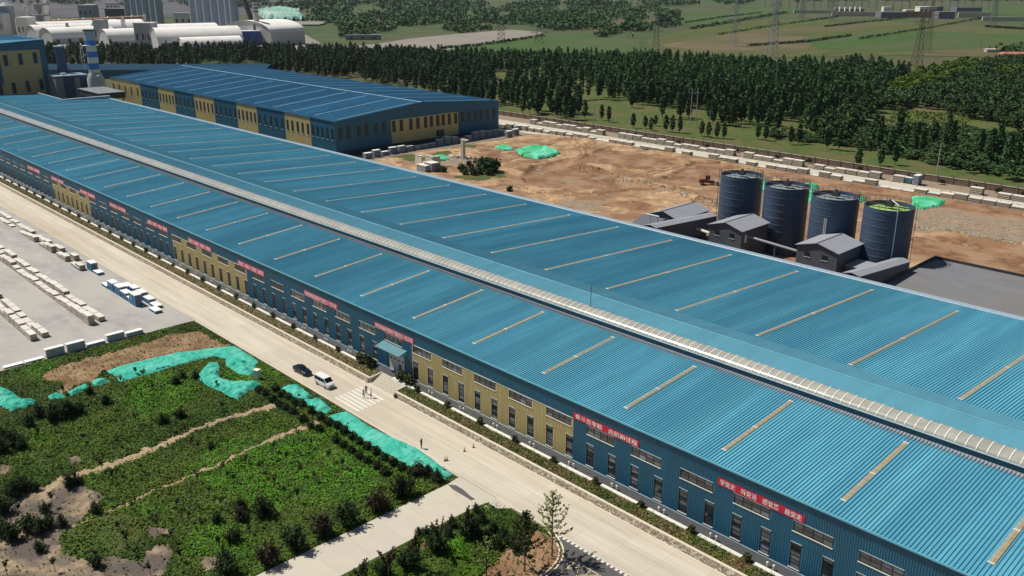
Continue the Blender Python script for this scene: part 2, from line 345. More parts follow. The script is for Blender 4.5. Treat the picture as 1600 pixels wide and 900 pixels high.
# ---- side road
sr = struct(MB().box(-95.2, -87.4, -130, -15.3, -.4, -.06).obj('side_road', 'asphalt'))
sm = MB().box(0, 7.7, 0, 5.485, -.055, -.012).mesh('slab', 'concrete_side')
for i in range(20): O('slab', sm, sr, (-95.15, -20.9 - 5.5 * i, 0))
MB().poly([(-95.1, -18.2, -.008), (-88.0, -20.8, -.008), (-83.2, -15.32, -.008), (-95.6, -15.32, -.008)]).obj('slab', 'concrete_side', sr)
MB().poly([(x, y, -.005) for x, y in ccw([G(*q)[:2] for q in ((700, 757), (712, 758), (724, 765), (735, 775), (743, 780), (736, 782), (722, 773), (708, 765))])]).obj('water_stain', 'asphalt', sr)
# ---- stock yard on the left, asphalt lot bottom right
struct(MB().box(-720, -190.2, -260, -15.3, -.4, -.02).obj('yard_pavement', 'concrete_yard'))
struct(MB().poly([(-75.0, -15.3, -.015), (-70.3, -17.8, -.015), (-68.9, -20, -.015), (-68.5, -23, -.015), (-68.5, -90, -.015), (30, -90, -.015), (30, -15.3, -.015)][::-1]).obj('asphalt_lot', 'asphalt'))
lot = bpy.data.objects['asphalt_lot']
for k in range(22): O('road_marking_block', zm2, lot, (-73.7 + .80 * k, -15.66, -.012))
yl = MB()
def stripe(a, b, wd=.14):
    d = Vector((b[0] - a[0], b[1] - a[1])).normalized(); n = Vector((-d.y, d.x)) * wd / 2
    yl.poly([(a[0] - n.x, a[1] - n.y, -.008), (b[0] - n.x, b[1] - n.y, -.008), (b[0] + n.x, b[1] + n.y, -.008), (a[0] + n.x, a[1] + n.y, -.008)])
for a, b in (((-68.0, -18.0), (-67.6, -23.5)), ((-68.0, -18.0), (-62.5, -18.0)), ((-67.9, -20.2), (-66.4, -18.05)), ((-67.2, -18.3), (-65.6, -20.6)), ((-67.8, -20.5), (-66.9, -22.5)), ((-65.3, -18.0), (-64.9, -20.6)), ((-66.0, -20.2), (-63.8, -18.0))):
    stripe(a, b)
yl.obj('yellow_marking', 'paint_yellow', lot)
# curved kerb round the planting island (two parallel kerbs)
cv = [(-75.2, -15.4), (-74.2, -15.6), (-72.6, -16.3), (-71.2, -17.2), (-70.1, -18.3), (-69.3, -19.6), (-68.8, -21.2), (-68.55, -23), (-68.5, -27), (-68.5, -40)]
for off, nm, mm in ((0.0, 'kerb_stone', 'kerb'), (.55, 'kerb_stone', 'kerb')):
    q = MB()
    for i in range(len(cv) - 1):
        (xa, ya), (xb, yb) = cv[i], cv[i + 1]; d = Vector((xb - xa, yb - ya)).normalized(); n = Vector((d.y, -d.x)); 
        A = Vector((xa, ya)) + n * off; B = Vector((xb, yb)) + n * off; nn = n * .11
        q.hexa([(A.x + nn.x, A.y + nn.y, -.2), (B.x + nn.x, B.y + nn.y, -.2), (B.x - nn.x, B.y - nn.y, -.2), (A.x - nn.x, A.y - nn.y, -.2),
                (A.x + nn.x, A.y + nn.y, .1), (B.x + nn.x, B.y + nn.y, .1), (B.x - nn.x, B.y - nn.y, .1), (A.x - nn.x, A.y - nn.y, .1)])
    q.obj(nm, mm, lot)

# ---- garden ground (real grid, classes by surveyed patches)
GP = dict(
 path=[[(495,655),(500,661),(400,698),(330,731),(260,760),(205,785),(150,806),(100,828),(96,825),(150,803),(205,780),(260,755.5),(330,727),(400,694),(450,671)],
       [(425,630),(432,638),(400,642),(330,664),(280,685),(225,711),(160,735),(100,752),(60,775),(55,768),(95,745),(150,728),(215,705),(280,679),(330,658),(390,639)]],
 bare=[[(0,785),(30,770),(70,758),(110,745),(140,762),(165,775),(150,790),(120,812),(95,830),(90,850),(105,868),(140,875),(175,868),(190,870),(230,880),(250,905),(-10,905),(-10,790)],
       [(240,852),(262,850),(265,868),(250,905),(225,905),(215,880)],[(315,868),(345,868),(350,885),(320,892)],[(105,712),(128,712),(130,722),(108,724)],[(0,722),(15,728),(8,742),(0,740)],
       [(225,820),(262,822),(262,834),(232,834)]],
 dirt=[[(60,588),(95,570),(150,555),(215,538),(262,524),(310,515),(335,530),(366,541),(300,549),(240,560),(165,580),(140,596),(100,612),(75,622),(105,598),(70,592)],
       [(770,880),(800,845),(835,826),(868,835),(885,870),(868,905),(740,905)], [(657,848),(672,846),(676,856),(660,860)]],
 olive=[[(92,850),(105,822),(160,805),(200,800),(215,830),(185,865),(140,873),(105,868)],[(690,840),(740,820),(700,800),(650,850),(620,880),(640,905),(700,890)]])
def gclass(px, py):
    jx = px + (vfbm(px, py, .10, 3) - .5) * 16; jy = py + (vfbm(px, py, .15, 5) - .5) * 9
    c = np.zeros(np.shape(px), int)
    for k, nm in ((4, 'olive'), (3, 'dirt'), (2, 'bare'), (1, 'path')):
        for P in GP[nm]: c[inpoly(jx, jy, P)] = k
    return c
def gridmesh(name, x0, x1, y0, y1, st, zf, mats, cls, keep=None):
    xs = np.arange(x0, x1 + 1e-6, st); ys = np.arange(y0, y1 + 1e-6, st); X, Y = np.meshgrid(xs, ys, indexing='ij'); Z = zf(X, Y)
    nx, ny = X.shape; idx = np.arange(nx * ny).reshape(nx, ny)
    F = np.stack([idx[:-1, :-1], idx[1:, :-1], idx[1:, 1:], idx[:-1, 1:]], -1).reshape(-1, 4)
    cx = (X[:-1, :-1] + st / 2).ravel(); cy = (Y[:-1, :-1] + st / 2).ravel(); mi = cls(cx, cy)
    if keep is not None: kk = keep(cx, cy); F = F[kk]; mi = mi[kk]
    return O(name, npmesh(name, np.stack([X, Y, Z], -1).reshape(-1, 3), F, mats, mi, smooth=True))
def gz(X, Y): return -.10 + .35 * (vfbm(X, Y, .08, 2) - .5) + .12 * (vfbm(X, Y, .6, 4) - .5) - .12 * (np.abs(Y + 16) < 1.2)
gm = ['lawn', 'path_soil', 'garden_soil', 'garden_dirt', 'lawn']; gm2 = ['lawn', 'path_soil', 'garden_soil', 'earth_red', 'lawn']
def gcl(cx, cy): px, py = proj(cx, cy, 0); return gclass(px, py)
struct(gridmesh('garden_ground', -190.2, -95.2, -92, -15.5, .5, gz, gm, gcl))
struct(gridmesh('planting_island_ground', -87.4, -68.5, -60, -15.5, .5, gz, gm2, gcl, keep=lambda x, y: ~((x > -75.2) & (y > np.interp(x, [q[0] for q in cv[:8]], [q[1] for q in cv[:8]])))))

# ---- grass over the garden (nobody could count it)
def grass(name, x0, x1, y0, y1, n, label):
    X = rng.uniform(x0, x1, n); Y = rng.uniform(y0, y1, n); px, py = proj(X, Y, 0); c = gclass(px, py)
    d = vfbm(X, Y, .09, 9); ok = (px > -40) & (px < 1000) & (py < 930)
    pr = np.where(c == 0, 1.0, np.where(c == 4, .5, np.where(c == 3, .07, .03)))
    ok &= rng.uniform(size=n) < pr
    for NP in NETS: ok &= ~inpoly(px, py, NP)
    ok &= ~((X > -75.2) & (Y > np.interp(X, [q[0] for q in cv[:8]], [q[1] for q in cv[:8]]) - .3))
    X, Y, px, py, c, d = X[ok], Y[ok], px[ok], py[ok], c[ok], d[ok]
    hgt = .12 + .34 * vfbm(X, Y, .22, 21)
    Cn = np.stack([X, Y, gz(X, Y) + hgt * .7], 1)
    V, F = quads(Cn, .20 + .24 * vfbm(X, Y, .3, 5), up=.8)
    br = np.zeros(len(X)) 
    for (bx, by, br_) in ((520, 710, 110), (455, 745, 80), (360, 720, 70), (330, 850, 60), (400, 590, 45), (250, 620, 60), (60, 585, 45), (710, 850, 40), (745, 800, 25), (560, 760, 50)):
        br += np.clip(1.25 - np.hypot(px - bx, (py - by) * 1.6) / br_, 0, 1)
    t = br * .9 + .10 - .22 * np.clip((330 - px) / 200, 0, 1) + (d - .5) * 1.6 + rng.normal(size=len(X)) * .13
    mi = np.where(t > .38, 0, np.where(t > -.08, 1, 2)); mi = np.where(c == 4, 1, mi); mi = np.where((c == 3), 2, mi)
    o = O(name, npmesh(name, V, F, ['grass_bright', 'grass_olive', 'grass_dark'], mi)); o['label'] = label; o['category'] = 'grass'; return stuff(o)
NETS = [
 [(164,581),(190,572),(217,565),(275,552),(330,545),(367,541),(385,552),(404,565),(398,572),(383,569),(372,574),(358,563),(335,557),(322,560),(285,569),(250,580),(215,590),(186,597),(181,588)],
 [(311,584),(323,571),(340,566),(344,574),(341,588),(352,595),(372,598),(400,597),(409,600),(404,606),(388,612),(371,625),(362,622),(345,612),(325,604),(311,594)],
 [(352,562),(372,560),(384,565),(399,573),(400,579),(390,588),(376,586),(364,579),(353,572)],
 [(-12,600),(15,610),(35,625),(55,625),(52,632),(40,636),(18,642),(-12,628)],
 [(75,620),(88,616),(101,617),(103,622),(78,624)], [(105,613),(120,606),(135,600),(140,607),(126,613),(112,618)], [(142,597),(160,592),(174,597),(160,601),(148,604)],
 [(440,606),(452,604),(467,603),(478,611),(488,620),(480,624),(458,622)], [(474,625),(487,624),(500,623),(510,632),(518,640),(510,647),(495,643),(484,634)],
 [(512,651),(527,646),(542,643),(560,655),(575,666),(610,682),(650,700),(668,712),(690,729),(707,742),(692,750),(676,745),(640,729),(600,706),(572,690),(548,674),(530,661)]]
grass('lawn_grass', -190, -95.4, -90, -15.6, 170000, 'short uneven green grass covering the garden beside the road')
grass('island_grass', -87, -69, -55, -15.8, 30000, 'patchy green and brown grass on the planting island')

# ================================================================== MAIN HALL
BAY = 8.95; GX = -109.24
hall = thing('factory_hall', 'very long blue roofed factory hall with a raised skylight ridge and yellow wall panels', 'factory hall', (0, 0, 0))
bays = list(range(-51, 15))            # bay k starts at GX + k*BAY
TL, TR = .0813, .0512; EZ, EZ2, W = 11.9, 11.28, 90.45
# roof sheets, one per bay and slope, real ribs
lm = MB().corr(0, BAY - .004, (-.28, EZ - .28 * TL), (22.6, EZ + 22.6 * TL), (0, 1), .4972, .120, frac=(0, .62, .70, .975)).mesh('roof_sheet', 'roof_blue')
rm = MB().corr(0, BAY - .004, (33.0, EZ2 + (W - 33.0) * TR), (W + .1, EZ2 - .1 * TR), (0, 1), .4972, .120, frac=(0, .62, .70, .975)).mesh('roof_sheet', 'roof_blue')
rm2 = MB().corr(0, BAY - .004, (33.0, EZ2 + (W - 33.0) * TR), (67.0, EZ2 + (W - 67) * TR), (0, 1), .4972, .120, frac=(0, .62, .70, .975)).mesh('roof_sheet', 'roof_blue')
for k in bays:
    x = GX - .35 + k * BAY
    O('roof_sheet', lm, hall, (x, 0, 0)); 
    if x > -526: O('roof_sheet', rm, hall, (x, 0, 0))
    elif x > -566: O('roof_sheet', rm2, hall, (x, 0, 0))
XA, XB = GX - .35 + bays[0] * BAY, GX - .35 + (bays[-1] + 1) * BAY
# eave edge trim
MB().box(XA, XB, -.36, -.20, EZ - .20, EZ + .05).obj('eave_trim', 'edge_cyan', hall)
# right gutter with brackets
MB().sweep([(W - .05, EZ2 + .12), (W + .05, EZ2 + .22), (W + 1.75, EZ2 + .22), (W + 1.8, EZ2 - .5), (W, EZ2 - .5)], -523, XB, close=True).obj('gutter', 'gutter', hall)
gb = MB()
for i in range(int((XB + 523) / 1.5)): gb.box(-523 + i * 1.5, -522.93 + i * 1.5, W + .0, W + 1.82, EZ2 + .2, EZ2 + .26)
gb.obj('gutter_bracket', 'trim_light', hall)['kind'] = 'stuff'
MB().box(-525.4, -523, 67, W + 1.4, EZ2 - .6, EZ2 + 1.55).obj('end_flashing', 'gutter', hall)
MB().box(-565.5, -523.2, 66.6, 67.4, EZ2 + 1.0, EZ2 + 1.55).obj('end_flashing', 'gutter', hall)
# rear, end walls
MB().box(-525, XB, W + .2, W + .4, .1, EZ2 - .55).obj('rear_wall', 'wall_blue', hall)
MB().poly([(XA + .2, 0, .1), (XA + .2, 67, .1), (XA + .2, 67, EZ2 + 1.0), (XA + .2, 30, EZ + 2.0), (XA + .2, 0, EZ - .1)]).obj('end_wall', 'wall_blue', hall)
MB().poly([(XB - .2, 0, .1), (XB - .2, W, .1), (XB - .2, W, EZ2 - .1), (XB - .2, 30, EZ + 2.2), (XB - .2, 0, EZ - .1)][::-1]).obj('end_wall', 'wall_blue', hall)
MB().poly([(-525.2, 66, .1), (-525.2, W, .1), (-525.2, W, EZ2 - .05), (-525.2, 66, EZ2 + 1.2)]).obj('end_wall', 'wall_blue', hall)
# skylight strips
def strip_mesh(y0, y1, zf, name='skylight', m='skylight'):
    s = MB()
    for (o0, o1, h0, h1) in ((0, .22, .12, .13), (.22, .33, .13, .15), (.33, .43, .15, .15), (.43, .54, .15, .13), (.54, .76, .13, .12)):
        s.poly([(o0, y0, zf(y0) + h0), (o1, y0, zf(y0) + h1), (o1, y1, zf(y1) + h1), (o0, y1, zf(y1) + h0)], 3 if o0 > .3 else 0)  # lit and dark pitch of the strip put into two colours
    for yy in (y0, y1): s.poly([(0, yy, zf(yy)), (.76, yy, zf(yy)), (.76, yy, zf(yy) + .12), (.38, yy, zf(yy) + .15), (0, yy, zf(yy) + .12)])
    for xx in (0, .76): s.poly([(xx, y0, zf(y0)), (xx, y1, zf(y1)), (xx, y1, zf(y1) + .1), (xx, y0, zf(y0) + .1)])
    n = 9
    for i in (0, int(n * .55), n):
        yy = y0 + (y1 - y0) * i / n; s.box(-.03, .79, yy - .10, yy + .10, zf(yy) + .05, zf(yy) + .165, 1)
    for i in range(1, n * 2):
        yy = y0 + (y1 - y0) * i / (n * 2); s.box(0, .76, yy - .02, yy + .02, zf(yy) + .05, zf(yy) + .157, 2)
    return s.mesh(name, [m, 'sill_white', 'steel_grey', 'skylight_tan'])
zl = lambda y: EZ + TL * y; zr = lambda y: EZ2 + TR * (W - y)
slm = strip_mesh(3.2, 21.0, zl); srm = strip_mesh(40.0, 85.8, zr); srm2 = strip_mesh(40.0, 62.8, zr)
for k in range(31):
    x = -24.6 - 17.75 * k
    O('skylight', slm, hall, (x, 0, 0))
    if x > -520: O('skylight', srm, hall, (x, 0, 0))
for x in (-7, 11): O('skylight', slm, hall, (x, 0, 0)); O('skylight', srm, hall, (x, 0, 0))
# raised ridge: flashing, louvre band, vaulted glazing, ribbed cap
mon = MB().sweep([(22.3, zl(22.3) + .11), (23.2, zl(23.2) + .16), (23.42, zl(23.4) + .18)], XA, XB).obj('ridge_flashing', 'gutter', hall)
fb = MB()
for i in range(int((XB - XA) / .4972)): fb.box(XA + i * .4972, XA + .2 + i * .4972, 22.35, 23.3, zl(22.4) + .1, zl(23.3) + .22)
stuff(fb.obj('flashing_rib', 'steel_grey', hall))
MB().box(XA, XB, 23.4, 23.6, 13.4, 15.0).obj('louvre_band', 'louvre_blue', hall)
MB().box(XA, XB, 35.6, 35.8, 12.5, 15.2).obj('louvre_band', 'louvre_dark', hall)
MB().box(XA, XB, 23.12, 23.4, 14.90, 14.98).obj('ridge_gutter', 'trim_light', hall)
va = [(23.3 + 2.35 * (1 - math.cos(a)), 15.0 + .95 * math.sin(a)) for a in [math.pi / 2 * t / 8 for t in range(9)]]
xs = [XA + (XB - XA) * i / 420 for i in range(421)]
vm = MB().sweep(va, XA, XB, xs=xs)
vm.v = [(x, y + .035 * math.sin(x * 1.9 + y * 2), z + .03 * math.sin(x * 1.3 + 1) * math.sin((y - 24) * 1.3)) for x, y, z in vm.v]
vm.obj('vault_glazing', 'vault', hall, smooth=True)
arc = MB().sweep([(y - .04, z + .05) for y, z in va] , 0, .16); arcm = arc.mesh('vault_batten', 'vault_bar')
rest = MB(); nb = 0; x = XB - .5
while x > XA:
    if nb < 150: O('vault_batten', arcm, hall, (x, 0, 0))
    else: rest.sweep([(y - .04, z + .05) for y, z in va], x, x + .16)
    nb += 1; x -= 1.38
stuff(rest.obj('vault_batten_far', 'vault_bar', hall))
c1 = MB().corr(0, BAY - .003, (25.55, 15.95), (30.2, 16.38), (0, 1), .30, .05); c1.corr(0, BAY - .003, (30.2, 16.38), (36.0, 15.46), (0, 1), .30, .05)
c1m = c1.mesh('ridge_cap_sheet', 'cap_blue')
for k in bays: O('ridge_cap_sheet', c1m, hall, (GX - .35 + k * BAY, 0, 0))
MB().sweep([(29.95, 16.42), (30.2, 16.48), (30.45, 16.40)], XA, XB).obj('ridge_line', 'cap_blue', hall)
MB().tube((-104.5, 25.3, 15.5), (-104.5, 25.3, 20.2), .06).obj('lightning_rod', 'steel_dark', hall)
# ---- facade: one wall panel per half bay, cut round its windows
def wallrect(s, x0, x1, z0, z1, mi=0): s.corr(x0, x1, (0, z0), (0, z1), (-1, 0), .34, .045, mi, frac=(0, .42, .5, .92))
WT0, WT1, WU0, WU1 = 1.62, 5.42, 7.08, 8.60
def panA(m):
    s = MB(); wallrect(s, -.35, 6.0, 1.2, WT0); wallrect(s, 1.5, 4.475, WT0, WT1); wallrect(s, -.35, 0, WT0, WT1); wallrect(s, -.35, 6.0, WT1, WU0); wallrect(s, 5.5, 6.0, WU0, WU1); wallrect(s, -.35, 0, WU0, WU1)
    return s.mesh('wall_panel', m)
def panB(m): s = MB(); wallrect(s, 6.0, 8.595, 1.2, WU1); return s.mesh('wall_panel', m)
def panTop(): s = MB(); wallrect(s, -.35, 8.595, WU1, EZ - .1); return s.mesh('wall_panel', 'wall_blue')
PA = {m: panA(m) for m in ('wall_blue', 'wall_yellow')}; PB = {m: panB(m) for m in ('wall_blue', 'wall_yellow')}; PT = panTop()
def frame(wd, h, cols, rows, t=.07, dp=.10):
    s = MB(); s.box(0, wd, -.02, dp, 0, t); s.box(0, wd, -.02, dp, h - t, h); s.box(0, t, -.02, dp, t, h - t); s.box(wd - t, wd, -.02, dp, t, h - t)
    for c in range(1, cols): s.box(wd * c / cols - t / 2, wd * c / cols + t / 2, 0, dp - .01, t, h - t)
    for r in range(1, rows): s.box(t, wd - t, .01, dp - .02, h * r / rows - t / 2, h * r / rows + t / 2)
    s.box(-.05, wd + .05, .3, .32, -.05, h + .05)                                   # dark reveal behind
    s.box(-.08, wd + .08, -.12, -.03, -.12, -.005, 1); s.box(-.05, wd + .05, -.09, -.03, h + .005, h + .07, 2)
    return s.mesh('window', ['frame_dark', 'sill_white', 'trim_light'])
fT, fU = frame(1.48, WT1 - WT0, 1, 6), frame(5.48, WU1 - WU0, 4, 2)
fTf, fUf = frame(1.48, WT1 - WT0, 1, 1), frame(5.48, WU1 - WU0, 4, 1)
pT = MB().box(.08, 1.40, .05, .07, .05, (WT1 - WT0) / 6 - .05).mesh('pane', 'glass'); pU = MB().box(.05, 5.48 / 4 - .05, .05, .07, .05, .70).mesh('pane', 'glass')
pTp = pT.copy(); pTp.materials[0] = M['glass_pale']; pUp = pU.copy(); pUp.materials[0] = M['glass_pale']
pTf = MB().box(.07, 1.41, .05, .07, .07, WT1 - WT0 - .07).mesh('pane', 'glass_far'); pUf = MB().box(.07, 5.41, .05, .07, .07, WU1 - WU0 - .07).mesh('pane', 'glass_far')
def yellow(x): return any(a <= x <= b for a, b in ((-127.5, -85.2), (-235.2, -192.8), (-333.0, -291.8), (-440, -400), (-545, -505)))
rv = random.Random(3)
for k in bays:
    x = GX + k * BAY; near = x > -175; cA = 'wall_yellow' if yellow(x + 1) and yellow(x + 5.5) else 'wall_blue'; cB = 'wall_yellow' if yellow(x + 6.2) and yellow(x + 8.3) else 'wall_blue'
    O('wall_panel', PT, hall, (x, 0, 0)); door = abs(x + 136.09) < .5
    if not door: O('wall_panel', PA[cA], hall, (x, 0, 0)); O('wall_panel', PB[cB], hall, (x, 0, 0))
    else:
        s = MB(); wallrect(s, -.35, .68, 1.2, WU0); wallrect(s, 6.25, 8.595, 1.2, WU1); wallrect(s, .68, 6.25, 5.75, WU0); wallrect(s, 5.5, 6.25, WU0, WU1); wallrect(s, -.35, 0, WU0, WU1); s.obj('wall_panel', 'wall_blue', hall, (x, 0, 0))
    for (xx, zz, fm, fmf, pm, pmf, nc, nr, pmp) in ((0, WU0, fU, fUf, pU, pUf, 4, 2, pUp),) + (() if door else ((0, WT0, fT, fTf, pT, pTf, 1, 6, pTp), (4.475, WT0, fT, fTf, pT, pTf, 1, 6, pTp))):
        wn = O('window', fm if near else fmf, hall, (x + xx, 0, zz))
        if near:
            for c in range(nc):
                for r in range(nr):
                    pn = O('pane', (pm if rv.random() < .62 else pmp), wn, (c * 5.48 / 4 if nc > 1 else 0, 0, r * (.76 if nc > 1 else (WT1 - WT0) / 6)))
                    pn.rotation_euler = (R(rv.uniform(-4, 4)) if rv.random() < .5 else 0, 0, 0)
        else: O('pane', pmf, wn)
MB().box(XA, XB, -.10, .0, 1.0, 1.24).obj('base_trim', 'trim_light', hall)
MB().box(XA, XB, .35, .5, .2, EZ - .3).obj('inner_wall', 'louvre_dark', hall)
bt = MB(); a_, b_ = -127.14, -85.45
for a, b in ((-127.14, -85.45), (-234.9, -193.2), (-332.9, -292)): bt.box(a, b, -.06, -.02, WU1 + .075, WU1 + .16)
bt.obj('yellow_edge_trim', 'sill_white', hall)
# entrance: roller door, canopy
dx0, dx1 = -135.38, -129.9
dr = MB()
for i in range(9): dr.box(dx0, dx1, .06, .12, 1.2 + i * .505, 1.2 + i * .505 + .50)
d = dr.obj('door', 'chimney_grey', hall)
MB().box(-131.95, -131.15, .02, .055, 1.22, 3.05).obj('wicket_door', 'frame_dark', d)
vw = MB().box(0, .55, .02, .055, 0, .3).mesh('vision_panel', 'frame_dark')
for xx in (-134.7, -133.5, -132.25, -131.0): O('vision_panel', vw, d, (xx, 0, 3.6))
MB().box(dx0 - .12, dx0, -.1, .2, 1.2, 5.7).box(dx1, dx1 + .12, -.1, .2, 1.2, 5.7).box(dx0 - .12, dx1 + .12, -.1, .2, 5.66, 5.78).obj('door_frame', 'frame_dark', hall)
MB().hexa([(-136.7, -.02, 6.55), (-129.0, -.02, 6.55), (-129.0, -2.1, 6.0), (-136.7, -2.1, 6.0), (-136.7, -.02, 6.75), (-129.0, -.02, 6.75), (-129.0, -2.1, 6.12), (-136.7, -2.1, 6.12)]).obj('canopy', 'canopy_teal', hall)
MB().poly([(-129.05, -.05, 6.5), (-129.05, -2.0, 6.0), (-129.05, -.05, 5.9)]).poly([(-136.6, -.05, 6.5), (-136.6, -2.0, 6.0), (-136.6, -.05, 5.9)]).obj('canopy_bracket', 'edge_cyan', hall)
MB().box(-131.2, -130.1, -.02, .01, 5.25, 5.6).obj('notice', 'banner_red', hall); MB().box(-129.35, -128.8, -.13, -.05, 3.9, 5.0).obj('meter_box', 'wall_blue', hall)
# ---- platform, apron, rubble-faced planters, steps
struct(MB().box(XA, XB, -2.3, .33, .2, 1.18).obj('apron', 'apron_dark'))
def planter(name, x0, x1, label):
    t = thing(name, label, 'retaining wall', (x0, -5.4, 0)); L_ = x1 - x0
    MB().hexa([(0, -.52, -.1), (L_, -.52, -.1), (L_, .3, -.1), (0, .3, -.1), (0, -.02, .88), (L_, -.02, .88), (L_, .3, .88), (0, .3, .88)]).obj('rubble_face', 'rubble', t); MB().box(-.03, L_ + .03, -.08, .36, .88, 1.0).obj('coping', 'kerb', t)
    MB().box(0, L_, -.82, -.50, -.1, .07).obj('foot_kerb', 'kerb', t)
    st = MB(); rr = random.Random(5); n = 0; xx = .0; e = L_
    for row in range(4):
        xx = max(0, L_ - 230) if x0 < -200 else 0
        while xx < e - .3:
            wd = rr.uniform(.22, .5); h = .215
            yy = -.50 + .125 * row; st.box(xx + .02, xx + wd - .02, yy - rr.uniform(.02, .07), yy + .2, .02 + row * .215, .02 + row * .215 + h - .03, rr.choice((0, 0, 1))); xx += wd
    stuff(st.obj('stone', ['rubble', 'stone_light'], t))
    MB().hexa([(0, .36, .1), (L_, .36, .1), (L_, 3.0, .1), (0, 3.0, .1), (0, .36, .86), (L_, .36, .86), (L_, 3.0, 1.12), (0, 3.0, 1.12)]).obj('soil_bed', 'soil', t)
    return t
planter('planter_wall', XA, -134.45, 'rubble stone planter wall running left from the entrance steps along the road')
planter('planter_wall', -126.1, XB, 'rubble stone planter wall running right from the entrance steps along the road')
for xe in (-134.6, -126.35): 
    o = MB().hexa([(xe, -5.4, -.05), (xe + .4, -5.4, -.05), (xe + .4, -2.3, -.05), (xe, -2.3, -.05), (xe, -5.4, 1.02), (xe + .4, -5.4, 1.02), (xe + .4, -2.3, 1.3), (xe, -2.3, 1.3)]).obj('stair_cheek_wall', 'stone_light')
    tag(o, 'stone cheek wall on the %s side of the entrance steps' % ('left' if xe < -130 else 'right'), 'wall')
stp = thing('entrance_steps', 'broad flight of pale stone steps leading up to the grey roller door', 'steps', (-134.2, -5.4, 0))
for i in range(8): MB().box(0, 7.84, i * .385, 3.1, i * .15 - (.0 if i else .05), i * .15 + .148).obj('step', 'concrete_side', stp)
# low planting on the beds
def cover(name, x0, x1, n, label):
    X = rng.uniform(x0, x1, n); Y = rng.uniform(-5.0, -2.5, n); Z = .86 + (Y + 5.04) * .1 + rng.uniform(.03, .25, n)
    V, F = quads(np.stack([X, Y, Z], 1), .22, up=.7); t = vfbm(X, Y, .5, 4) + rng.normal(size=n) * .1
    o = O(name, npmesh(name, V, F, ['cover_brown', 'grass_olive', 'grass_dark'], np.where(t > .5, 0, np.where(t > .36, 1, 2)))); o['label'] = label; o['category'] = 'ground cover'; return stuff(o)
cover('planter_ground_cover', -450, -134.8, 16000, 'dry brown and green ground cover in the left planter')
cover('planter_ground_cover', -125.8, 10, 16000, 'dry brown and green ground cover in the right planter')
# ================================================================== FRONT OF THE HALL
# crowns -------------------------------------------------------------------------------------------------
def crown_mesh(name, m, n, fn, size, seed, up=.35, aspect=1.0):
    rg = np.random.default_rng(seed); Cn = fn(n, rg); V, F = quads(Cn, size, up, aspect, rg); return npmesh(name, V, F, m)
def ball(r, rz, zc, hollow=.55, clump=14):
    def fn(n, rg):
        cc = rg.normal(size=(clump, 3)); cc /= np.linalg.norm(cc, axis=1)[:, None]; cc *= rg.uniform(.45, .85, (clump, 1))
        p = cc[rg.integers(0, clump, n)] + rg.normal(size=(n, 3)) * .22
        k = rg.uniform(size=n) < .35; q = rg.normal(size=(n, 3)); q /= np.linalg.norm(q, axis=1)[:, None]; p[k] = (q * rg.uniform(hollow, .95, (n, 1)))[k]
        p = p * [r, r, rz] + [0, 0, zc]; p[:, 2] = np.maximum(p[:, 2], .05); return p
    return fn
def stems(h, r, n=5, seed=0, spread=.35):
    s = MB(); rr = random.Random(seed)
    for i in range(n):
        a = rr.uniform(0, 6.28); s.tube((0, 0, -.2), (math.cos(a) * spread * rr.uniform(.3, 1), math.sin(a) * spread * rr.uniform(.3, 1), h * rr.uniform(.7, 1)), r, r * .4, 5)
    return s.mesh('stem', 'bark')
SH = [(crown_mesh('foliage', 'leaf_shrub', 170, ball(.55, .62, .75, clump=9), .24, 40 + i), stems(.7, .03, 5, i, .3)) for i in range(3)]
HB = [(crown_mesh('foliage', 'leaf_bush', 420, ball(.72, .60, .55, .8, 26), .20, 60 + i), stems(.6, .04, 4, i, .3)) for i in range(3)]
def vase(seed, m_, nb=44, h=3.9, r=2.0):
    rg = np.random.default_rng(seed); s = MB(); P = []
    for i in range(nb):
        a = rg.uniform(0, 6.283); e = rg.uniform(0, 1) ** .6; L_ = rg.uniform(.7, 1.12); tip = np.array([math.cos(a) * r * e * L_, math.sin(a) * r * e * L_, h * (1 - .55 * e * e) * L_ * .92]); b0 = np.array([math.cos(a) * .15, math.sin(a) * .15, .15]); mid = b0 * .5 + tip * .5 + np.array([math.cos(a) * .25, math.sin(a) * .25, .1])
        if i % 3 == 0: s.tube(b0, mid, .045, .03, 4); s.tube(mid, tip, .03, .01, 4)
        for t in rg.uniform(.22, 1.03, 36): q = (b0 * (1 - t) ** 2 + 2 * mid * t * (1 - t) + tip * t * t); P.append(q + rg.normal(size=3) * (.16 + .05 * (1 - t)))
    P = np.array(P); P[:, 2] = np.maximum(P[:, 2], .08); V, F = quads(P, .27, .35, 1, rg); return npmesh('foliage', V, F, m_), s.mesh('stem', 'bark')
BB = [vase(80 + i, m_) for i, m_ in enumerate(('leaf_bush', 'leaf_red', 'leaf_bush', 'leaf_red'))]
def sap(n, seed, m_, h=2.2, r=.45):
    rg = np.random.default_rng(seed); rr = random.Random(seed); s = MB(); s.tube((0, 0, -.1), (0, 0, h * .75), .05, .02, 5); P = []
    for i in range(9):
        a = rr.uniform(0, 6.28); z0 = h * rr.uniform(.35, .7); e = Vector((math.cos(a) * r * rr.uniform(.4, 1), math.sin(a) * r * rr.uniform(.4, 1), h * rr.uniform(.75, 1.0))); b0 = Vector((0, 0, z0)); s.tube(b0, e, .025, .01, 4)
        for t in np.linspace(.3, 1, n // 9): P.append(b0.lerp(e, float(t)) + Vector(rg.normal(size=3) * .09))
    V, F = quads(np.array(P), .19, .2, 1, rg); return npmesh('foliage', V, F, m_), s.mesh('stem', 'bark')
SA = [sap(130, 100 + i, m_, h, r) for i, (m_, h, r) in enumerate((('leaf_bush', 2.4, .40), ('leaf_red', 2.2, .5), ('leaf_bush', 1.9, .30), ('leaf_red', 2.8, .75)))]
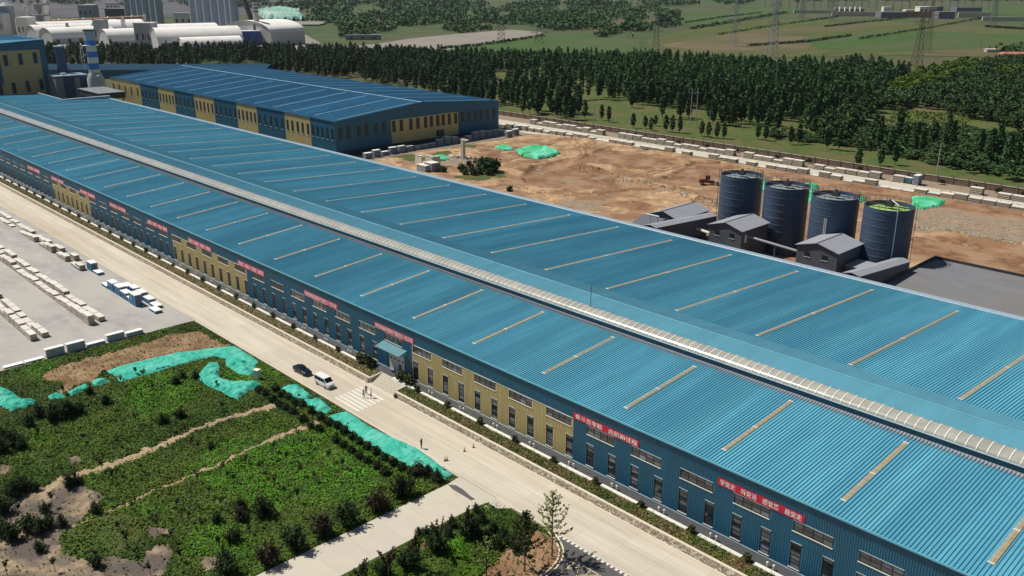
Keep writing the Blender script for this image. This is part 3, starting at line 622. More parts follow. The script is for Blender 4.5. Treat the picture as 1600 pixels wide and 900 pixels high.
def plant(name, proto, label, cat, loc, scale=1.0, group=None, rot=None, tz=1.0):
    t = thing(name, label, cat, loc, random.uniform(0, 6.28) if rot is None else rot, group); sc_ = scale * random.uniform(.92, 1.08); t.scale = (sc_, sc_, sc_ * tz)
    O('foliage', proto[0], t); O('stem', proto[1], t); return t
# benches, vent pipes, shrubs, one set per bay
bm_ = MB().box(0, 7.0, -.32, .32, -.3, .14).mesh('low_bench_wall', 'bench_white')
vp = MB().lathe([(.10, 0), (.10, .55), (.17, .60), (.17, .72), (.10, .78)], 8).mesh('vent_pipe', 'bench_white')
nl = nr_ = 0; idx = {}
for k in range(-32, 12):
    x = GX + k * BAY
    if -139 < x + 4.5 < -125: continue
    right = x > -128; i = None
    if right: i = nl; nl += 1
    side = 'right' if right else 'left'
    if not right: i = (-(k) - 4)
    lb = '%s low white bench wall counted from the entrance steps towards the %s' % (ordn(i), side)
    tag(O('low_bench_wall', bm_, None, (x - 3.6, -2.45, 1.2)), lb, 'bench wall', 'low white bench walls along the apron')
    for dx in (-1.5, -.55): tag(O('vent_pipe', vp, None, (x + dx - .6, -1.75, 1.18)), '%s white vent pipe of the %s pair to the %s of the entrance steps' % ('left' if dx < -1 else 'right', ordn(i), side), 'vent pipe', 'white vent pipes along the apron')
    plant('potted_shrub' if False else 'shrub', SH[k % 3], '%s small shrub between bench walls, counted to the %s from the steps' % (ordn(i), side), 'shrub', (x + 4.3, -2.6, 1.05), random.uniform(.85, 1.15), 'shrubs between the bench walls')
for i, (px, py, s_) in enumerate(((563, 566, 2.0), (575, 572, 2.2), (627, 596, 2.0), (637, 601, 1.7), (588, 570, 1.1))):
    p = G(px, py, 1.1); plant('shrub', BB[0] if False else SH[i % 3], ['large shrub at the road end of the planter left of the steps', 'large white flowering shrub nearest the left cheek of the steps', 'large shrub nearest the right cheek of the steps', 'second large shrub right of the steps by the yellow wall', 'small shrub under the tall window left of the roller door'][i], 'shrub', (p[0], max(-3.6, min(-1.4, p[1])), 1.0), s_)
# litter bin by the steps
p = G(618, 622); t = thing('litter_bin', 'dark litter bin at the foot of the planter right of the steps', 'litter bin', (p[0], -5.95, 0))
MB().lathe([(.22, 0), (.26, .75)], 12).obj('bin_body', 'steel_dark', t); MB().lathe([(.28, .75), (.28, .82), (.2, .9)], 12).obj('lid', 'steel_dark', t)
# banners -----------------------------------------------------------------------------------------------
font = bpy.data.fonts[0] if bpy.data.fonts else None
def lettering(txt, wd, h, parent):
    cu = bpy.data.curves.new('lettering', 'FONT'); cu.body = txt; cu.size = 1; cu.align_x = 'LEFT'; cu.offset = .012; cu.resolution_u = 2
    ob = bpy.data.objects.new('lettering_tmp', cu); col.objects.link(ob); dg = bpy.context.evaluated_depsgraph_get(); dg.update()
    me = bpy.data.meshes.new_from_object(ob.evaluated_get(dg)); bpy.data.objects.remove(ob); bpy.data.curves.remove(cu)
    n = len(me.vertices); v = np.zeros(n * 3, np.float32); me.vertices.foreach_get('co', v); v = v.reshape(-1, 3)
    if n == 0: return
    lo, hi = v.min(0), v.max(0); q = np.zeros_like(v); q[:, 0] = (v[:, 0] - lo[0]) / (hi[0] - lo[0]) * wd; q[:, 2] = (v[:, 1] - lo[1]) / (hi[1] - lo[1]) * h
    me.vertices.foreach_set('co', q.ravel()); me.materials.clear(); me.materials.append(M['letter_white']); me.update()
    return O('lettering', me, parent)
def banner(x0, x1, z0, z1, txt, label, m='banner_red'):
    t = thing('banner', label, 'banner', (x0, -.09, z0), 0, 'red slogan banners on the facade'); W_ = x1 - x0; H_ = z1 - z0
    MB().box(0, W_, -.02, .0, 0, H_).obj('cloth', m, t); o = lettering(txt, W_ - .7, H_ * .78, t)
    if o: o.location = (.35, -.03, H_ * .11)
banner(-85.25, -72.05, 8.78, 9.92, '奋斗百年路　启航新征程', 'red banner with white lettering just right of the yellow wall panel')
banner(-58.2, -45.15, 8.78, 9.92, '学党史　听党话　感党恩　跟党走', 'red banner with white lettering nearest the camera at the right')
banner(-139.4, -126.7, 8.78, 9.98, '热烈庆祝中国共产党成立一百周年', 'red and white banner above the roller door canopy', 'banner_pink')
banner(-166.1, -152.9, 8.72, 9.95, '热烈庆祝中国共产党成立一百周年', 'pale red banner second to the left of the roller door', 'banner_pink')
for i, (pa, pb) in enumerate((((372, 408), (413, 425)), ((294.5, 374), (330, 388)), ((231, 345.5), (262, 358)), ((171.5, 318.5), (197, 330)), ((125.5, 298), (149, 308.5)), ((80.5, 277), (100, 287)), ((43.5, 260), (62.5, 269)))):
    a = onY(*pa, 0); b = onY(*pb, 0)
    banner(float(a[0]), float(b[0]), 8.7, 9.95, '感党恩　听党话　学党史　跟党走' if i < 3 else '奋斗百年路　启航新征程', '%s banner to the left from the one second left of the door' % ordn(i + 0), 'banner_pink')
# people -------------------------------------------------------------------------------------------------
def person(label, loc, rz, shirt, trousers, pose):
    J = {'hip': (0, 0, .95), 'waist': (0, 0, 1.08), 'chest': (0, 0, 1.36), 'neck': (0, 0, 1.52), 'head': (0, .02, 1.64), 'top': (0, .01, 1.78)}
    Rd = {'hip': (.16, .11), 'waist': (.15, .105), 'chest': (.18, .115), 'neck': (.06, .06), 'head': (.095, .105), 'top': (.06, .07)}
    Ed = [('hip', 'waist'), ('waist', 'chest'), ('chest', 'neck'), ('neck', 'head'), ('head', 'top')]
    for s, sg in (('l', 1), ('r', -1)):
        J['th' + s] = (.10 * sg, 0, .88); J['kn' + s] = (.12 * sg, .04, .49); J['an' + s] = (.13 * sg, -.01, .08); J['to' + s] = (.15 * sg, .16, .045)
        J['sh' + s] = (.20 * sg, 0, 1.44); J['el' + s] = (.27 * sg, .02, 1.16); J['wr' + s] = (.25 * sg, .10, .92); J['ha' + s] = (.24 * sg, .13, .82)
        if pose == 1: J['el' + s] = (.27 * sg, .06, 1.17); J['wr' + s] = (.06 * sg, .22, 1.20); J['ha' + s] = (-.02 * sg, .25, 1.24)
        if pose == 2 and sg == 1: J['el' + s] = (.30, .12, 1.22); J['wr' + s] = (.22, .34, 1.30); J['ha' + s] = (.20, .43, 1.33)
        Rd.update({'th' + s: (.095, .095), 'kn' + s: (.06, .065), 'an' + s: (.042, .045), 'to' + s: (.04, .03), 'sh' + s: (.07, .07), 'el' + s: (.047, .047), 'wr' + s: (.032, .032), 'ha' + s: (.03, .045)})
        Ed += [('hip', 'th' + s), ('th' + s, 'kn' + s), ('kn' + s, 'an' + s), ('an' + s, 'to' + s), ('chest', 'sh' + s), ('sh' + s, 'el' + s), ('el' + s, 'wr' + s), ('wr' + s, 'ha' + s)]
    nm = list(J); me = bpy.data.meshes.new('person'); me.from_pydata([J[n] for n in nm], [(nm.index(a), nm.index(b)) for a, b in Ed], [])
    o = O('person_tmp', me); md = o.modifiers.new('s', 'SKIN'); md.use_smooth_shade = True; o.modifiers.new('u', 'SUBSURF').levels = 1
    for i, n in enumerate(nm): me.skin_vertices[0].data[i].radius = Rd[n]; me.skin_vertices[0].data[i].use_root = (n == 'hip')
    dg = bpy.context.evaluated_depsgraph_get(); dg.update(); m2 = bpy.data.meshes.new_from_object(o.evaluated_get(dg)); bpy.data.objects.remove(o)
    m2.materials.clear()
    for k in (trousers, shirt, 'skin', 'cloth_black'): m2.materials.append(M[k])
    for p_ in m2.polygons:
        c = p_.center; hand = max(abs(c.x) - .0, 0) > .19 and c.z < .93
        p_.material_index = 3 if (c.z > 1.72 or (c.z > 1.58 and c.y < -.01) or c.z < .10) else 2 if (c.z > 1.50 or (hand and c.z > .7) or (c.y > .2 and c.z > 1.1 and c.z < 1.5)) else 1 if c.z > 1.0 or abs(c.x) > .21 and c.z > .8 else 0
    o = O('person', m2, None, loc, rz, 1.08); return tag(o, label, 'person')
A_ = lambda x, y: (440 + x / 10, 550 + y / 10)
for lb, pp, rz, sh, tr, po in (('person in white shirt and dark trousers, left one of three on the crossing', A_(1285, 718), 0.6, 'cloth_white', 'cloth_black', 0),
        ('person in dark grey clothes, middle one of three standing on the crossing', A_(1325, 662), -1.6, 'cloth_grey', 'cloth_black', 1), ('person in white top and dark trousers, right one of three on the crossing', A_(1402, 715), 2.4, 'cloth_white', 'cloth_black', 0),
        ('person in black clothes standing alone on the road with raised hands', (658.8, 700.5), 1.9, 'cloth_black', 'cloth_black', 1)):
    p = G(*pp); person(lb, (p[0], p[1], .01), rz, sh, tr, po)
# traffic cones ------------------------------------------------------------------------------------------
cn = MB().box(-.19, .19, -.19, .19, 0, .05).mesh('cone_base', 'steel_dark'); cc_ = MB().lathe([(.15, .05), (.03, .80)], 10).mesh('cone_body', 'cone_orange'); cs_ = MB().lathe([(.122, .28), (.088, .5)], 10, cap=False).mesh('reflective_sleeve', 'paint_white')
for lb, pp in (('left one of the two traffic cones standing close together', (695.2, 720)), ('right one of the two traffic cones standing close together', (698.5, 719)), ('single traffic cone in the middle of the road', (725.5, 705)), ('single traffic cone nearest the planter wall', (739.8, 699))):
    p = G(*pp); t = thing('traffic_cone', lb, 'traffic cone', (p[0], p[1], 0), 0, 'traffic cones on the road'); O('cone_base', cn, t); O('cone_body', cc_, t); O('reflective_sleeve', cs_, t, scale=1.02)
# vehicles (front towards +X) -----------------------------------------------------------------------------
def loft(sec, m, name, parent, cap=True):
    s = MB(); n = len(sec[0])
    for r_ in sec: s.v += r_
    for i in range(len(sec) - 1):
        for j in range(n): s.f.append((i * n + j, i * n + (j + 1) % n, (i + 1) * n + (j + 1) % n, (i + 1) * n + j)); s.m.append(0)
    s.f.append(tuple(reversed(range(n)))); s.m.append(0); s.f.append(tuple((len(sec) - 1) * n + j for j in range(n))); s.m.append(0)
    return s.obj(name, m, parent, smooth=False)
def ring(x, hw, zb, zs, zt, tw):               # hull section: bottom, shoulder, top half width
    return [(x, -hw * .92, zb), (x, -hw, (zb + zs) / 2), (x, -hw * .97, zs), (x, -tw, zt), (x, tw, zt), (x, hw * .97, zs), (x, hw, (zb + zs) / 2), (x, hw * .92, zb)]
wt = MB().lathe([(.20, -.10), (.31, -.10), (.33, -.06), (.33, .06), (.31, .10), (.20, .10)], 18, cap=False); wt.v = [(x, z, y) for x, y, z in wt.v]; wtm = wt.mesh('tyre', 'tyre')
wr = MB().lathe([(.05, -.09), (.21, -.07), (.21, .07), (.05, .09)], 14); wr.v = [(x, z, y) for x, y, z in wr.v]; wrm = wr.mesh('rim', 'rim')
def wheels(t, xs_, hw):
    for xx in xs_:
        for sg in (-1, 1): e = O('wheel', MB().box(-.04, .04, -.05, .05, -.04, .04).mesh('wheel', 'steel_dark'), t, (xx, hw * sg, .33)); O('tyre', wtm, e); O('rim', wrm, e)
p = G(470.5, 581); t = thing('sedan_car', 'dark navy sedan car driving behind the white van on the road', 'car', (p[0] + .6, -12.55, 0.0), R(1.5))
S_ = [(-2.42, .74, .42, .78, .84, .60), (-2.36, .82, .30, .86, 1.02, .66), (-1.75, .88, .26, .92, 1.05, .70), (-1.0, .90, .24, .92, 1.08, .72), (0, .91, .24, .92, 1.02, .74), (.9, .90, .24, .92, .99, .72), (1.5, .88, .25, .86, .93, .68), (2.1, .84, .27, .76, .84, .62), (2.42, .70, .36, .62, .70, .50)]
loft([ring(*q) for q in S_], 'car_navy', 'body', t)
cab = [(-1.85, .66, 1.03), (-1.15, .60, 1.43), (-.3, .60, 1.48), (.25, .60, 1.44), (1.05, .66, .99)]
s = MB()
for i in range(4):
    (xa, wa, za), (xb, wb, zb) = cab[i], cab[i + 1]
    if i in (1, 2): s.poly([(xa, -wa, za), (xb, -wb, zb), (xb, wb, zb), (xa, wa, za)])
s.obj('roof', 'car_navy', t)
s = MB(); s.poly([(cab[0][0], -.66, 1.03), (cab[1][0], -.60, 1.43), (cab[1][0], .60, 1.43), (cab[0][0], .66, 1.03)][::-1]); s.obj('rear_window', 'car_glass', t)
s = MB(); s.poly([(.25, -.60, 1.44), (1.05, -.66, .99), (1.05, .66, .99), (.25, .60, 1.44)]); s.obj('windscreen', 'car_glass', t)
for sg in (-1, 1):
    s = MB(); s.poly([(-1.85, .66 * sg, 1.03), (-1.6, .80 * sg, 1.0), (.95, .80 * sg, .96), (1.05, .66 * sg, .99), (.25, .60 * sg, 1.44), (-.3, .60 * sg, 1.48), (-1.15, .60 * sg, 1.43)]); s.obj('side_window', 'car_glass', t)
    MB().box(.72, .86, (.86 if sg > 0 else -1.03), (1.03 if sg > 0 else -.86), .92, 1.05).obj('mirror', 'car_navy', t)
    MB().hexa([(2.05, .50 * sg, .62), (2.40, .48 * sg, .60), (2.32, .72 * sg, .60), (2.0, .82 * sg, .62), (2.05, .50 * sg, .76), (2.36, .48 * sg, .70), (2.28, .70 * sg, .70), (2.0, .80 * sg, .76)]).obj('headlight', 'lamp_glass', t)
    MB().box(-2.44, -2.36, min(.42 * sg, .74 * sg), max(.42 * sg, .74 * sg), .70, .84).obj('tail_light', 'banner_red', t)
MB().box(2.38, 2.45, -.32, .32, .42, .56).obj('grille', 'steel_dark', t); wheels(t, (-1.45, 1.42), .80)
p = G(507.5, 603); t = thing('van', 'white passenger van standing on the road before the crossing', 'van', (p[0] - .2, -12.55, 0), R(1.5))
V_ = [(-2.42, .78, .42, 1.15, 1.90, .66), (-2.36, .86, .30, 1.2, 2.0, .74), (-1.0, .88, .26, 1.2, 2.04, .76), (.6, .88, .26, 1.2, 2.04, .76), (1.02, .88, .26, 1.18, 1.98, .74), (1.75, .87, .26, 1.02, 1.28, .76), (2.2, .85, .27, .95, 1.08, .74), (2.42, .76, .34, .80, .92, .62)]
loft([ring(*q) for q in V_], 'car_white', 'body', t)
MB().poly([(1.06, -.73, 1.95), (1.73, -.75, 1.31), (1.73, .75, 1.31), (1.06, .73, 1.95)]).poly([(1.06, -.73, 1.95), (1.06, .73, 1.95), (1.73, .75, 1.31), (1.73, -.75, 1.31)]).obj('windscreen', 'car_glass', t, (.03, 0, .03))
for sg in (-1, 1):
    y0, y1 = .866 * sg, .775 * sg; yo = .012 * sg
    for xa, xb in ((-2.1, -1.05), (-.98, .02), (.09, .85)): MB().poly([(xa, y0 + yo, 1.25), (xb, y0 + yo, 1.25), (xb, y1 + yo, 1.86), (xa, y1 + yo, 1.86)]).obj('side_window', 'car_glass', t)
    MB().poly([(.92, y0 + yo, 1.24), (1.55, y0 + yo, 1.2), (1.08, y1 + yo, 1.80), (.92, y1 + yo, 1.84)]).obj('side_window', 'car_glass', t)
    MB().box(1.25, 1.38, (.90 if sg > 0 else -1.10), (1.10 if sg > 0 else -.90), 1.15, 1.38).obj('mirror', 'car_white', t)
    MB().hexa([(2.18, .45 * sg, .70), (2.44, .42 * sg, .68), (2.40, .74 * sg, .68), (2.1, .84 * sg, .70), (2.2, .45 * sg, .90), (2.40, .42 * sg, .86), (2.36, .72 * sg, .86), (2.1, .83 * sg, .92)]).obj('headlight', 'lamp_glass', t)
    MB().box(-2.45, -2.38, min(.55 * sg, .76 * sg), max(.55 * sg, .76 * sg), .8, 1.25).obj('tail_light', 'banner_red', t)
MB().box(2.40, 2.47, -.36, .36, .62, .76).obj('grille', 'steel_dark', t); MB().box(2.34, 2.50, -.72, .72, .32, .46).obj('bumper', 'steel_grey', t); wheels(t, (-1.4, 1.35), .80)
# teal dust nets -----------------------------------------------------------------------------------------
NL = ['smooth teal net strip stretched along the garden edge below the bare soil', 'crumpled teal net heaped in folds in the grass left of the grey cabinet', 'wrinkled teal net patch joining the strip above the grey cabinet', 'teal net lying at the left edge of the picture', 'narrow teal net scrap at the left end of the broken ribbon', 'teal net scrap in the middle of the broken ribbon', 'teal net scrap at the right end of the broken ribbon', 'small teal net piece by the road opposite the car', 'middle small teal net piece beside the clipped bushes', 'long teal net strip between the clipped bushes and the road']
def net(i, P, label, m='net_teal', amp=.45, st=.3, hz=.05, wr=.34):
    W_ = [G(*q)[:2] for q in P]; xs_ = [q[0] for q in W_]; ys_ = [q[1] for q in W_]
    X, Y = np.meshgrid(np.arange(min(xs_) - st, max(xs_) + st, st), np.arange(min(ys_) - st, max(ys_) + st, st), indexing='ij')
    ins = inpoly(X, Y, W_); dist = pline(W_ + [W_[0]], X, Y); X2 = X.copy(); Y2 = Y.copy()
    f = np.where(ins, dist, 0); rid = np.abs(vfbm(X, Y, .55, i + 3) - .5) * 2; Z = hz + amp * np.clip(f / 1.2, 0, 1) * (vfbm(X, Y, .5, i) * .9 + .35 * (1 - rid) ** 3) + .10 * np.clip(f / .4, 0, 1) + wr * np.clip(f / .5, 0, 1) * (.5 - np.abs(vfbm(X * 1.0, Y * .55, .9, i + 40) - .5) * 3.2)
    Z = np.where(ins, Z, -.02); idx = np.arange(X.size).reshape(X.shape)
    near_ = ins | (dist < st * .75)
    F = np.stack([idx[:-1, :-1], idx[1:, :-1], idx[1:, 1:], idx[:-1, 1:]], -1).reshape(-1, 4); kk = (near_.ravel()[F].sum(1) >= 4) & ~((vfbm(X, Y, .8, i + 60).ravel()[F[:, 0]] > .76) & (dist.ravel()[F[:, 0]] < 2.2)); F = F[kk]
    us = np.unique(F); mp = -np.ones(X.size, int); mp[us] = np.arange(len(us))
    V = np.stack([X2.ravel()[us], Y2.ravel()[us], Z.ravel()[us]], 1); base = np.array([V[:, 0].mean(), V[:, 1].mean(), 0])
    return tag(O('dust_net', npmesh('dust_net', V - base, mp[F], m), None, tuple(base)), label, 'net', 'nets laid over the ground')
for i, P in enumerate(NETS): net(i, P, NL[i], amp=.4 if i in (0, 9) else .8, wr=.22 if i in (0, 9) else .6, st=.26)
# grey cabinet -------------------------------------------------------------------------------------------
p = G(402.5, 592); t = thing('electric_cabinet', 'pale grey electric cabinet standing in the grass by the nets', 'cabinet', (p[0], p[1], 0), R(20))
MB().box(-.55, .55, -.45, .45, 0, 1.9).obj('cabinet_body', 'plant_white', t); MB().box(-.62, .62, -.52, .52, 1.9, 2.05).obj('cabinet_roof', 'bench_white', t); MB().box(-.5, -.01, -.47, -.452, .2, 1.8).obj('door', 'chimney_grey', t); MB().box(.01, .5, -.47, -.452, .2, 1.8).obj('door', 'chimney_grey', t)
# garden plants ------------------------------------------------------------------------------------------
B8 = lambda x, y: (520 + x / 8, 660 + y / 8); B4 = lambda x, y: (400 + x / 4, 450 + y / 4)
row1 = [B8(*q) for q in ((60, 65), (140, 125), (250, 195), (330, 258), (430, 322), (540, 388), (645, 458), (755, 522), (865, 585), (985, 650))]
row2 = [B8(*q) for q in ((45, 240), (135, 305), (230, 370), (335, 438), (435, 498), (555, 568), (655, 648))]
row0 = [B4(*q) for q in ((125, 640), (160, 675), (205, 692), (240, 722), (285, 735), (20, 650), (60, 668), (105, 706), (145, 735), (185, 755), (230, 780), (298, 830), (345, 775), (345, 870), (405, 815), (455, 850), (510, 870), (395, 890))]
for lst, nm in ((row1, 'row of clipped bushes beside the long net'), (row2, 'second row of clipped bushes in from the long net'), (row0, 'loose group of clipped bushes below the small nets')):
    for i, q in enumerate(lst): p = G(*q); plant('clipped_bush', HB[i % 3], '%s dark round bush in the %s' % (ordn(i), nm), 'bush', (p[0], p[1], -.1), 1.15, 'clipped round bushes')
big = [(629, 775, 1.0), (590, 796, 1.05), (545, 820, 1.05), (505, 836, 1.05), (462, 858, 1.0), (420, 882, 1.05), (412, 806, .85), (376, 812, .6), (355, 895, 1.1), (655, 742, .65), (683, 752, .6), (668, 742, .55)]
for i, (px, py, s_) in enumerate(big): p = G(px, py); plant('garden_bush', BB[i % 4], '%s large dark bush in the garden counted along the side road edge' % ordn(i), 'bush', (p[0], p[1], -.1), s_, 'large dark garden bushes')
big2 = [(733, 838, .95, 0), (683, 860, .95, 2), (640, 888, .95, 0), (745, 800, .45, 0), (752, 815, .5, 2), (770, 830, .5, 0), (786, 840, .5, 2), (760, 842, .5, 0), (776, 855, .55, 2), (707, 822, .5, 0), (668, 838, .5, 2), (600, 900, .8, 0), (655, 835, .4, 0), (805, 858, .6, 2), (815, 845, .5, 0), (700, 838, .45, 2), (795, 850, .45, 0)]
for i, (px, py, s_, k) in enumerate(big2): p = G(px, py); plant('island_bush', BB[k], '%s dark rounded bush on the planting island right of the side road' % ordn(i), 'bush', (p[0], p[1], -.1), s_, 'bushes on the planting island')
def redtree(seed, h=3.6):
    f, s_ = sap(720, seed, 'leaf_red', h, 1.35); return f, s_
RTP = [redtree(140 + i, 5.6) for i in range(2)]
for i, (px, py) in enumerate(((734, 846), (687, 868), (650, 893), (607, 915), (566, 935))): p = G(px, py); plant('red_leaf_tree', RTP[i % 2], '%s small red leaved tree from the top along the right edge of the side road' % ordn(i), 'tree', (p[0], p[1], -.1), 1.0, 'small red leaved trees on the side road edge')
Z4 = lambda x, y: (x / 4, 675 + y / 4)
saps = [Z4(*q) for q in ((1540, 200), (1395, 250), (1235, 310), (1465, 320), (1310, 400), (1110, 480), (1185, 560), (1385, 480), (830, 490), (935, 545), (740, 620), (985, 630), (800, 720), (870, 830), (1075, 690), (1275, 635), (1370, 730), (1130, 810), (1560, 640), (710, 310), (640, 240), (885, 245), (475, 315), (430, 350), (330, 460), (320, 500), (120, 520), (590, 500), (395, 590), (230, 700), (295, 790), (345, 870), (605, 820), (655, 890), (50, 430), (45, 890), (250, 45), (1245, 110), (1165, 30), (940, 890), (740, 90), (525, 60))]
saps += [(400 + x / 4, 675 + y / 4) for x, y in ((110, 125), (190, 190), (265, 45), (285, 275), (120, 350), (180, 400), (265, 440), (125, 570), (540, 230), (630, 310), (350, 95), (20, 250), (460, 190), (365, 310))]
saps += [(x / 4, 450 + y / 4) for x, y in ((890, 700), (850, 850), (1395, 770), (900, 580), (545, 820), (850, 545), (400, 665), (760, 610), (960, 640), (1355, 620), (700, 760))]
saps.sort()
for i, q in enumerate(saps): p = G(*q); plant('young_tree', SA[i % 4], '%s young tree from the left of those scattered over the garden grass' % ordn(i), 'young tree', (p[0], p[1], -.05), random.uniform(.75, 1.1), 'young trees scattered in the garden')
shr = [(5, 800, .9), (22, 775, .8), (35, 765, .75), (18, 842, .9), (45, 830, .9), (62, 832, .8), (8, 835, .8), (78, 822, .6), (98, 822, .5), (70, 800, .5), (150, 800, .5), (108, 760, .6), (55, 765, .5), (120, 755, .5), (60, 650, .8), (85, 655, 1.0), (105, 650, .9), (125, 645, .7), (140, 615, .5), (165, 630, .6), (45, 665, .7), (20, 695, .8), (5, 705, .9), (35, 700, .6), (275, 600, .55), (285, 590, .5), (255, 660, .6), (282, 652, .6), (305, 590, .5), (330, 700, .4), (62, 860, .5), (150, 885, .6), (5, 690, .8), (340, 815, .55), (365, 845, .6), (375, 800, .7)]
shr.sort()
for i, (px, py, s_) in enumerate(shr): p = G(px, py); plant('wild_shrub', BB[0 if i % 3 else 2], '%s wild dark green shrub from the left in the garden' % ordn(i), 'shrub', (p[0], p[1], -.25), s_, 'wild shrubs in the left garden')
# staked saplings on the island --------------------------------------------------------------------------
def bigsap(h, seed, m_, nb=34):
    rg = np.random.default_rng(seed); rr = random.Random(seed); s = MB(); s.tube((0, 0, -.1), (0, 0, h * .5), .10, .075, 8); s.tube((0, 0, h * .5), (.05, 0, h), .075, .015, 7); P = []
    for i in range(nb):
        t = i / (nb - 1); z0 = h * (.28 + .66 * t); a = i * 2.4 + rr.uniform(-.4, .4); Lb = h * .30 * (1 - t) ** .75 * rr.uniform(.7, 1.15) + .25; el = .35 + .7 * t
        b0 = Vector((0, 0, z0)); b1 = b0 + Vector((math.cos(a) * Lb * .6, math.sin(a) * Lb * .6, Lb * .35 * el)); b2 = b1 + Vector((math.cos(a) * Lb * .4, math.sin(a) * Lb * .4, Lb * .55 * (el + .3)))
        s.tube(b0, b1, .03, .02, 4); s.tube(b1, b2, .02, .006, 4)
        for u in np.linspace(.15, 1, int(10 + 26 * Lb / 3)):
            q = b0.lerp(b1, u / .6) if u < .6 else b1.lerp(b2, (u - .6) / .4)
            for _ in range(2): P.append(np.array(q) + rg.normal(size=3) * .10)
    V, F = quads(np.array(P)[::2] if m_ == 'leaf_fresh' else np.array(P), .27, .3, 1, rg); return npmesh('foliage', V, F, m_), s.mesh('trunk', 'bark')
for lb, pp, h, m_, sd_ in (('tall pale green sapling propped by poles at the rounded kerb corner', (862.5, 868), 10.3, 'leaf_fresh', 200), ('dark green propped sapling left of the tallest one on the island', (820, 890), 9.2, 'leaf_shrub', 201), ('thin sparsely leaved sapling among the island bushes', (760, 897), 6.0, 'leaf_fresh', 202)):
    p = G(*pp); t = thing('staked_sapling', lb, 'tree', (p[0], p[1], 0)); f, s_ = bigsap(h, sd_, m_, 34 if h > 8 else 12); O('crown', f, t); O('trunk', s_, t)
    if h > 8:
        for a in (.3, 2.4, 4.5): MB().tube((math.cos(a) * 1.7, math.sin(a) * 1.7, 0), (0, 0, 2.4), .035, .03, 6).obj('prop_pole', 'bark', t)
# ---- stock yard: slab stacks ---------------------------------------------------------------------------
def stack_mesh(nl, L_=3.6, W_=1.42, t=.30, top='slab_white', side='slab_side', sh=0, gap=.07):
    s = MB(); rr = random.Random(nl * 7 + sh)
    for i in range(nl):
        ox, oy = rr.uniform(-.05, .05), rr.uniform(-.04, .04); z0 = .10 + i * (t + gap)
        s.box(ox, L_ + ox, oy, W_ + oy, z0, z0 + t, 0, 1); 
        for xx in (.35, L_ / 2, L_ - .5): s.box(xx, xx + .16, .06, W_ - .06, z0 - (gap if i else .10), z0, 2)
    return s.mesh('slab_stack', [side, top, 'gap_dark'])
ST = {(n, k): stack_mesh(n, sh=k) for n in range(1, 7) for k in range(2)}
rr = random.Random(11)
def row(y, x0, n, hs, name):
    for i in range(n):
        h = hs[i % len(hs)] if hs else rr.choice((1, 2, 3, 4))
        if h == 0: continue
        tag(O('slab_stack', ST[(h, i % 2)], None, (x0 - 3.85 * (i + 1), y, -.02)), '%s slab stack from the near end, %s' % (ordn(i), name), 'slab stack', 'slab stacks in the stock yard')
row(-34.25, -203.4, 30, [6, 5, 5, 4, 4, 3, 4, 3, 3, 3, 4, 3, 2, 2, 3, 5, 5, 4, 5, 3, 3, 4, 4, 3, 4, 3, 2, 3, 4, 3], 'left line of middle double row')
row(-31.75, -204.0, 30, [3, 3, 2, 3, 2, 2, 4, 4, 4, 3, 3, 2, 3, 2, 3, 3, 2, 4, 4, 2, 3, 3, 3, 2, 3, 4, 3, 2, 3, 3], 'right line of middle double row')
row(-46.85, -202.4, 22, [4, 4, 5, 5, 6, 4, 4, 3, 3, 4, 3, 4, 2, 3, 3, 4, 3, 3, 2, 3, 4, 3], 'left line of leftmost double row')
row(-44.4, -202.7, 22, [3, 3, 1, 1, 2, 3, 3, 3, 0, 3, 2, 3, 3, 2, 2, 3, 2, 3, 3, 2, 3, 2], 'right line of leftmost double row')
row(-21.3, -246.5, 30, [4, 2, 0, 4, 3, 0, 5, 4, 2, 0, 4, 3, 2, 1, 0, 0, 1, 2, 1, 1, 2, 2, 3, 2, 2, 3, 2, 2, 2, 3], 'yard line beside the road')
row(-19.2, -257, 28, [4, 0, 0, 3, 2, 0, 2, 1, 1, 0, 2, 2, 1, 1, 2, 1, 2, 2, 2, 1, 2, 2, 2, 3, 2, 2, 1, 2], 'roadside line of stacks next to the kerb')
# blue racks with boards on top
def rack_mesh(n):
    s = MB(); L_, W_ = 3.5, 1.7
    for i in range(n):
        z0 = .02 + i * .55
        s.box(0, L_, 0, .12, z0, z0 + .12); s.box(0, L_, W_ - .12, W_, z0, z0 + .12); s.box(.2, L_ - .2, .14, W_ - .14, z0 + .12, z0 + .34, 2)
        for xx in (0, L_ / 2 - .08, L_ - .16): s.box(xx, xx + .16, -.02, .14, z0 + .12, z0 + .55); s.box(xx, xx + .16, W_ - .14, W_ + .02, z0 + .12, z0 + .55)
        s.box(0, .14, .14, W_ - .14, z0, z0 + .12); s.box(L_ - .14, L_, .14, W_ - .14, z0, z0 + .12)
    s.box(-.05, L_ + .05, -.02, W_ + .02, n * .55 + .02, n * .55 + .18, 1)
    return s.mesh('board_rack', ['rack_blue', 'board_white', 'slab_side'])
RK = {n: rack_mesh(n) for n in range(1, 6)}
rk = [(-247.3, -19.3, 4), (-243.0, -19.3, 1), (-226.5, -21.5, 4), (-222.2, -21.5, 4), (-218.2, -21.5, 3), (-214.2, -21.5, 2), (-212.0, -21.6, 5), (-225.0, -18.6, 2), (-220.5, -18.6, 3), (-215.8, -18.6, 3), (-211.4, -18.6, 2), (-207.2, -18.7, 1), (-204.0, -20.2, 1), (-230.6, -21.6, 1), (-250.8, -21.4, 1)]
for i, (x, y, n) in enumerate(sorted(rk, key=lambda q: -q[0])): tag(O('board_rack', RK[n], None, (x, y, -.02)), '%s blue steel rack with a white board on top, counted from the near end' % ordn(i), 'rack', 'blue racks in the yard beside the road')
